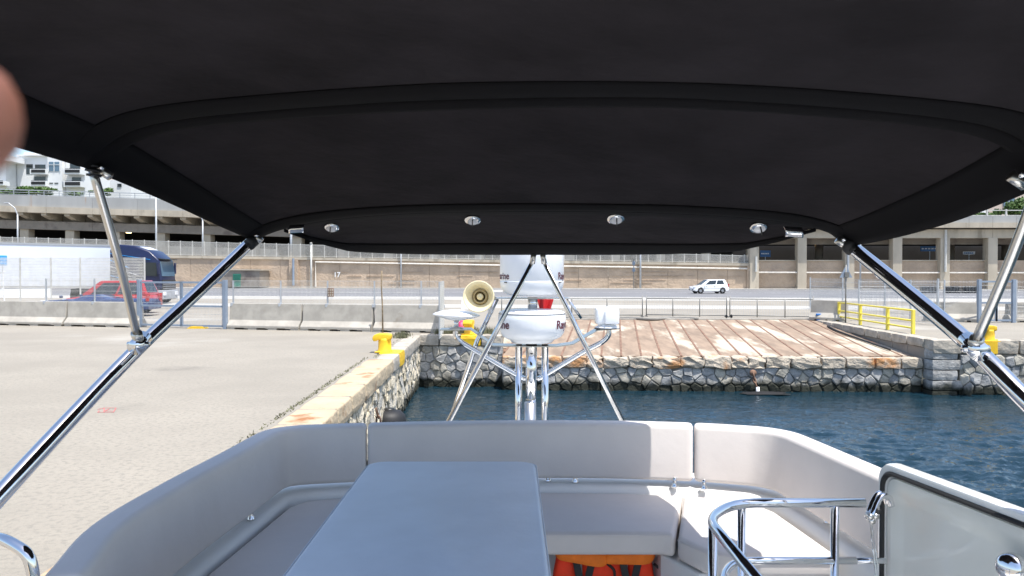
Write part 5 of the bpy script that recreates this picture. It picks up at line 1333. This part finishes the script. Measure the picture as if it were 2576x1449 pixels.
# inverted V struts at the back
B, BP = _B, _BP
vb = thing("rear_strut_pair", "slim steel struts forming an inverted V behind the seat back", "strut", BP(1345, 1060, 3.7))
for a, c in (((1343, 652), (1126, 1066)), ((1365, 652), (1570, 1068))):
    b = MB(); b.tube([BP(*a, 3.99 * kc(.03)), BP(*c, 3.62)], [.0128 * S * KC, .0135 * S], 16); b.build("strut", M_sat, vb, smooth=True)
    b = MB(); p = BP(a[0], a[1] - 14, 3.975 * kc(.03)); b.tube([p, BP(a[0] - (4 if a[0] < 1350 else -4), a[1] + 10, 3.995 * kc(.03))], .0155 * S * KC, 14); b.build("strut_end", M_steelb, vb, smooth=True)
    b = MB(); b.tube([BP(*c, 3.62), BP(c[0] + (c[0] - a[0]) * .4, c[1] + 165, 3.70)], .0135 * S, 12); b.build("lower_strut", M_sat, vb, smooth=True)
b = MB(); p = BP(1354, 633, 3.97 * kc(.03)); b.box(p, (.05, .025, .016)); b.build("apex_bracket", M_steelb, vb, bevel=.004)
b = MB(); b.tube([p + Vector((-.035, -.015, -.004)), p + Vector((.03, -.012, -.004))], .006, 10); b.build("apex_pin", M_steel, vb, smooth=True)

# ------------------------------------------------------------------ radar mast
MY = 4.7   # boat units
ms = thing("radar_mast", "polished steel mast of three tubes with instrument brackets behind the seat", "mast", BP(1338, 1200, MY))
def tb_(pts, r, name="mast_tube", m=M_steel, seg=18, sm=True):
    b = MB(); b.tube([BP(*p) for p in pts], r, seg); return b.build(name, m, ms, smooth=sm)
mr = MY * S / F
tb_([(1305, 866, MY), (1304, 1200, MY)], 8.6 * mr)
tb_([(1371, 866, MY), (1372, 1200, MY)], 8.6 * mr)
tb_([(1337, 862, MY - .02), (1336, 1002, MY - .02)], 14.0 * mr)
tb_([(1336, 1000, MY - .02), (1335, 1050, MY - .02)], 12 * mr); tb_([(1335, 996, MY - .02), (1335, 1008, MY - .02)], 9 * mr * 1.35, "collar", M_steelb)
tb_([(1334, 1012, MY - .04), (1333, 1200, MY - .04)], 14.5 * mr, "lower_post", M_steelb)
# lower platform (bent plate) and arms
b = MB(); pl_ = [(1108, 827), (1185, 826), (1240, 866), (1330, 868), (1400, 868), (1440, 862), (1500, 828), (1554, 823)]
for dy in (0,):
    pts = [BP(u, v, MY) for u, v in pl_]; n = len(pts); wd = Vector((0, .09, 0)); tk_ = Vector((0, 0, .007))
    vs = [p - wd for p in pts] + [p + wd for p in pts] + [p - wd - tk_ for p in pts] + [p + wd - tk_ for p in pts]
    fs = [(i, i + 1, n + i + 1, n + i) for i in range(n - 1)] + [(2 * n + i, 3 * n + i, 3 * n + i + 1, 2 * n + i + 1) for i in range(n - 1)] + [(i, 2 * n + i, 2 * n + i + 1, i + 1) for i in range(n - 1)] + [(n + i, n + i + 1, 3 * n + i + 1, 3 * n + i) for i in range(n - 1)] + [(0, n, 3 * n, 2 * n), (n - 1, 3 * n - 1, 4 * n - 1, 2 * n - 1 + n * 0 + 0)][:1]
    b.add(vs, fs)
b.build("bracket_plate", M_steelb, ms)
b = MB(); b.tube(catmull([BP(*p) for p in ((1146, 832, MY), (1147, 846, MY), (1162, 862, MY), (1200, 884, MY), (1260, 920, MY), (1322, 955, MY))], 5), 6.5 * mr, 12); b.build("curved_arm", M_steel, ms, smooth=True)
b = MB(); b.tube(catmull([BP(*p) for p in ((1532, 828, MY), (1530, 845, MY), (1512, 862, MY), (1470, 884, MY), (1410, 920, MY), (1352, 955, MY))], 5), 6.5 * mr, 12); b.build("curved_arm", M_steel, ms, smooth=True)
# upper platform on splayed legs
b = MB(); pts = [BP(1247, 750, MY + .05), BP(1432, 750, MY + .05)]; b.bar(pts[0], pts[1], .22, .007); b.build("upper_plate", M_steelb, ms, bevel=.002)
tb_([(1250, 752, MY + .05), (1200, 858, MY + .1), (1132, 1060, MY + .1)], 4.2 * mr * 1.4, "splayed_leg"); tb_([(1428, 752, MY + .05), (1462, 800, MY + .1)], 3.6 * mr, "splayed_leg")
tb_([(1340, 748, MY), (1340, 778, MY)], 12 * mr, "spacer_post", M_steel)
# domes
def dome(uc, vc_base, prof_px, label, mat_=M_gelw):
    c = BP(uc, vc_base, MY); t = thing("radar_dome", label, "radar", c, 0, None)
    b = MB(); b.lathe([(r_ * mr, z_ * mr) for r_, z_ in prof_px], c, seg=64); b.build("dome_shell", mat_, t, smooth=True); return c, t
c1, d1 = dome(1338, 861, [(0, 0), (50, 0), (52, 2), (56, 7), (62, 9), (74, 15), (81, 26), (84.5, 42), (85.5, 58), (85, 68), (83, 72.5), (83.5, 73.5), (82, 77), (72, 81), (50, 84), (0, 86)], "lower wide white radar dome with maroon lettering below the tall dome")
b = MB(); b.lathe([(84.2 * mr, 72.2 * mr), (84.4 * mr, 73 * mr), (83.4 * mr, 73.6 * mr)], c1, seg=64); b.build("seam_ring", M_rub, d1, smooth=True)
b = MB(); b.lathe([(0, -.5 * mr), (44 * mr, -.5 * mr), (44 * mr, 3 * mr), (0, 3 * mr)], c1, seg=40); b.build("base_foot", M_blk, d1)
c2, d2 = dome(1338, 744, [(0, 0), (46, 0), (62, 3), (72, 9), (78, 20), (80.5, 34), (80.5, 37), (79.6, 38), (80.3, 39), (80.3, 120), (78, 150), (68, 178), (48, 196), (20, 204), (0, 205)], "tall white satellite dome with maroon lettering right under the canopy edge")
for a in (-2.5, -1.9, -.6):
    b = MB(); b.box(c2 + Vector((math.cos(a) * 80.6 * mr, math.sin(a) * 80.6 * mr, 34 * mr)), (7 * mr, 7 * mr, 2.4 * mr), a); b.build("vent_slot", M_blk, d2)
def wrap_text(root, c, Rr, zpx, size_px, a0, mirror=1):
    vs, fs = text_mesh("Raymarine", size_px * mr); wmax = max(v.x for v in vs); b = MB(); out = []
    for v in vs:
        arc = v.x / (Rr * mr)      # reads left to right for a viewer: angle grows to the right
        th = -math.pi / 2 + (a0 + arc) if mirror > 0 else -math.pi / 2 - a0 - (wmax - v.x) / (Rr * mr)
        rr2 = Rr * mr + .0012
        out.append(c + Vector((rr2 * math.cos(th), rr2 * math.sin(th), zpx * mr + v.y)))
    b.add(out, fs); b.build("dome_lettering", M_mar, root, recalc=False)
wrap_text(d1, c1, 85.3, 38, 29, R(43), 1); wrap_text(d1, c1, 85.3, 38, 29, R(42), -1)
wrap_text(d2, c2, 80.4, 42, 24, R(51), 1); wrap_text(d2, c2, 80.4, 42, 24, R(45), -1)
# horn
hc = BP(1204, 746, MY - .12); t = thing("loudhailer_horn", "round cream loudhailer horn facing the camera left of the domes", "horn", hc)
ax = (-.10, -.99, .05)
b = MB(); r_ = mr * .97; b.lathe([(9 * r_, -.16), (12 * r_, -.15), (20 * r_, -.10), (30 * r_, -.04), (38 * r_, -.004), (40.5 * r_, .0), (40 * r_, .006), (37 * r_, .004), (30 * r_, -.03), (20 * r_, -.085), (14 * r_, -.10)], hc, ax, 40); b.build("horn_bell", M_horn, t, smooth=True)
b = MB(); b.lathe([(19.5 * r_, -.080), (19.5 * r_, -.068), (15 * r_, -.062), (13.5 * r_, -.068), (13.5 * r_, -.09)], hc, ax, 30); b.build("throat_ring", M_brass, t, smooth=True)
b = MB(); b.lathe([(0, -.052), (6 * r_, -.054), (8.5 * r_, -.062), (9 * r_, -.09)], hc, ax, 24); b.build("inner_cone", M_horn, t, smooth=True)
b = MB(); b.lathe([(0, -.26), (16 * r_, -.25), (17 * r_, -.16), (9 * r_, -.15)], hc, ax, 24); b.build("driver_housing", M_horn, t, smooth=True)
b = MB(); q = BP(1232, 790, MY); b.bar(hc + Vector((.07, .10, -.04)), q, .02, .03); b.tube([BP(1236, 744, MY - .02), BP(1247, 752, MY)], .012, 8); b.build("mount", M_steelb, t)
# gps dish antenna
gc = BP(1148, 793, MY - .02); t = thing("antenna", "flat white dish antenna on a short stem below the horn", "antenna", gc)
b = MB(); b.lathe([(0, -14 * mr), (22 * mr, -11 * mr), (48 * mr, -4 * mr), (59 * mr, 0), (59.5 * mr, 1.5 * mr), (50 * mr, 6 * mr), (30 * mr, 11 * mr), (12 * mr, 13.5 * mr), (0, 14 * mr)], gc, (.04, 0, 1), 44); b.build("dish", M_gelw, t, smooth=True)
b = MB(); b.tube([gc + Vector((0, 0, -33 * mr)), gc + Vector((0, 0, -10 * mr))], 6 * mr, 12); b.build("stem", M_steel, t, smooth=True)
b = MB(); b.lathe([(0, 3 * mr), (14 * mr, 3 * mr), (20 * mr, 0), (20 * mr, -1.5 * mr), (0, -2 * mr)], gc + Vector((0, 0, -33 * mr)), (0, 0, 1), 24); b.build("stem_foot", M_steelb, t, smooth=True)
# white fin antenna behind
b = MB(); p = BP(1160, 778, MY + .1); q = [(0, 0), (30, 0), (14, 8), (8, 22), (2, 26)]
b.extr([(x * mr, z * mr) for x, z in q], p + Vector((0, -.01, 0)), p + Vector((0, .01, 0)), (1, 0, 0)); b.build("fin_antenna", M_gelw, label="small white fin antenna behind the flat dish", cat="antenna", bevel=.003)
# square white unit
sc_ = BP(1527, 797, MY - .02); t = thing("camera_unit", "boxy white instrument housing on the right bracket of the mast", "camera", sc_)
b = MB(); b.box(sc_ + Vector((-.002, 0, 3 * mr)), (58 * mr, .13, 44 * mr)); b.build("housing", M_gelw, t, bevel=.022, bseg=4, smooth=True)
b = MB(); b.box(sc_ + Vector((9 * mr, -.072, 0)), (36 * mr, .03, 34 * mr)); b.build("front_face", M_gelw, t, bevel=.010, bseg=3, smooth=True)
b = MB(); b.lathe([(0, 0), (30 * mr, 0), (29 * mr, 3 * mr), (24 * mr, 5 * mr), (22 * mr, 10 * mr)], sc_ + Vector((0, 0, -28 * mr)), seg=28); b.build("round_foot", M_gelw, t, smooth=True)
b = MB(); b.lathe([(0, 0), (32 * mr, 0), (32 * mr, 2.5 * mr), (0, 2.5 * mr)], sc_ + Vector((0, 0, -30 * mr)), seg=28); b.build("seal", M_blk, t)
# red ensign rolled under the upper plate
fc_ = BP(1368, 762, MY + .25); b = MB()
b.grid(lambda i, j: fc_ + Vector(((i - .5) * .13 * (1 - .45 * j) + .012, .014 * math.sin(i * 11 + j * 1.5), .04 - .115 * j + .02 * i * j)), 18, 8)
b.build("red_flag", mat("red_flag_cloth", (.55, .015, .02), .7), smooth=True, solid=.002, label="small furled red flag hanging behind the domes", cat="flag")

# ------------------------------------------------------------------ photographer's finger and hand
hand_root = P(-250, 300, .16)
def hv(u, v, Y): return P(u, v, Y)
J = [hv(-560, 900, .17), hv(-520, 640, .165), hv(-430, 420, .155), hv(-300, 320, .145), hv(-160, 290, .128), hv(-72, 288, .12),
     hv(-640, 460, .17), hv(-560, 200, .19), hv(-430, 90, .21), hv(-330, 60, .22),
     hv(-740, 480, .19), hv(-720, 200, .22), hv(-600, 60, .24), hv(-500, 20, .25),
     hv(-860, 560, .21), hv(-880, 320, .23), hv(-800, 200, .25),
     hv(-420, 760, .15), hv(-330, 700, .14), hv(-260, 660, .135), hv(-620, 1300, .19)]
Ed = [(0, 1), (1, 2), (2, 3), (3, 4), (4, 5), (1, 6), (6, 7), (7, 8), (8, 9), (1, 10), (10, 11), (11, 12), (12, 13), (1, 14), (14, 15), (15, 16), (0, 17), (17, 18), (18, 19), (0, 20)]
rad = [.026, .022, .0120, .0120, .0125, .0118, .011, .010, .009, .0085, .0105, .0098, .009, .008, .010, .008, .007, .013, .011, .009, .026]
c0_ = J[0].copy()
o = skin_mesh("person", [j - c0_ for j in J], Ed, rad, M_skin, label="out of focus fingertip of the person taking the picture at the left edge", cat="person")
o.location = c0_
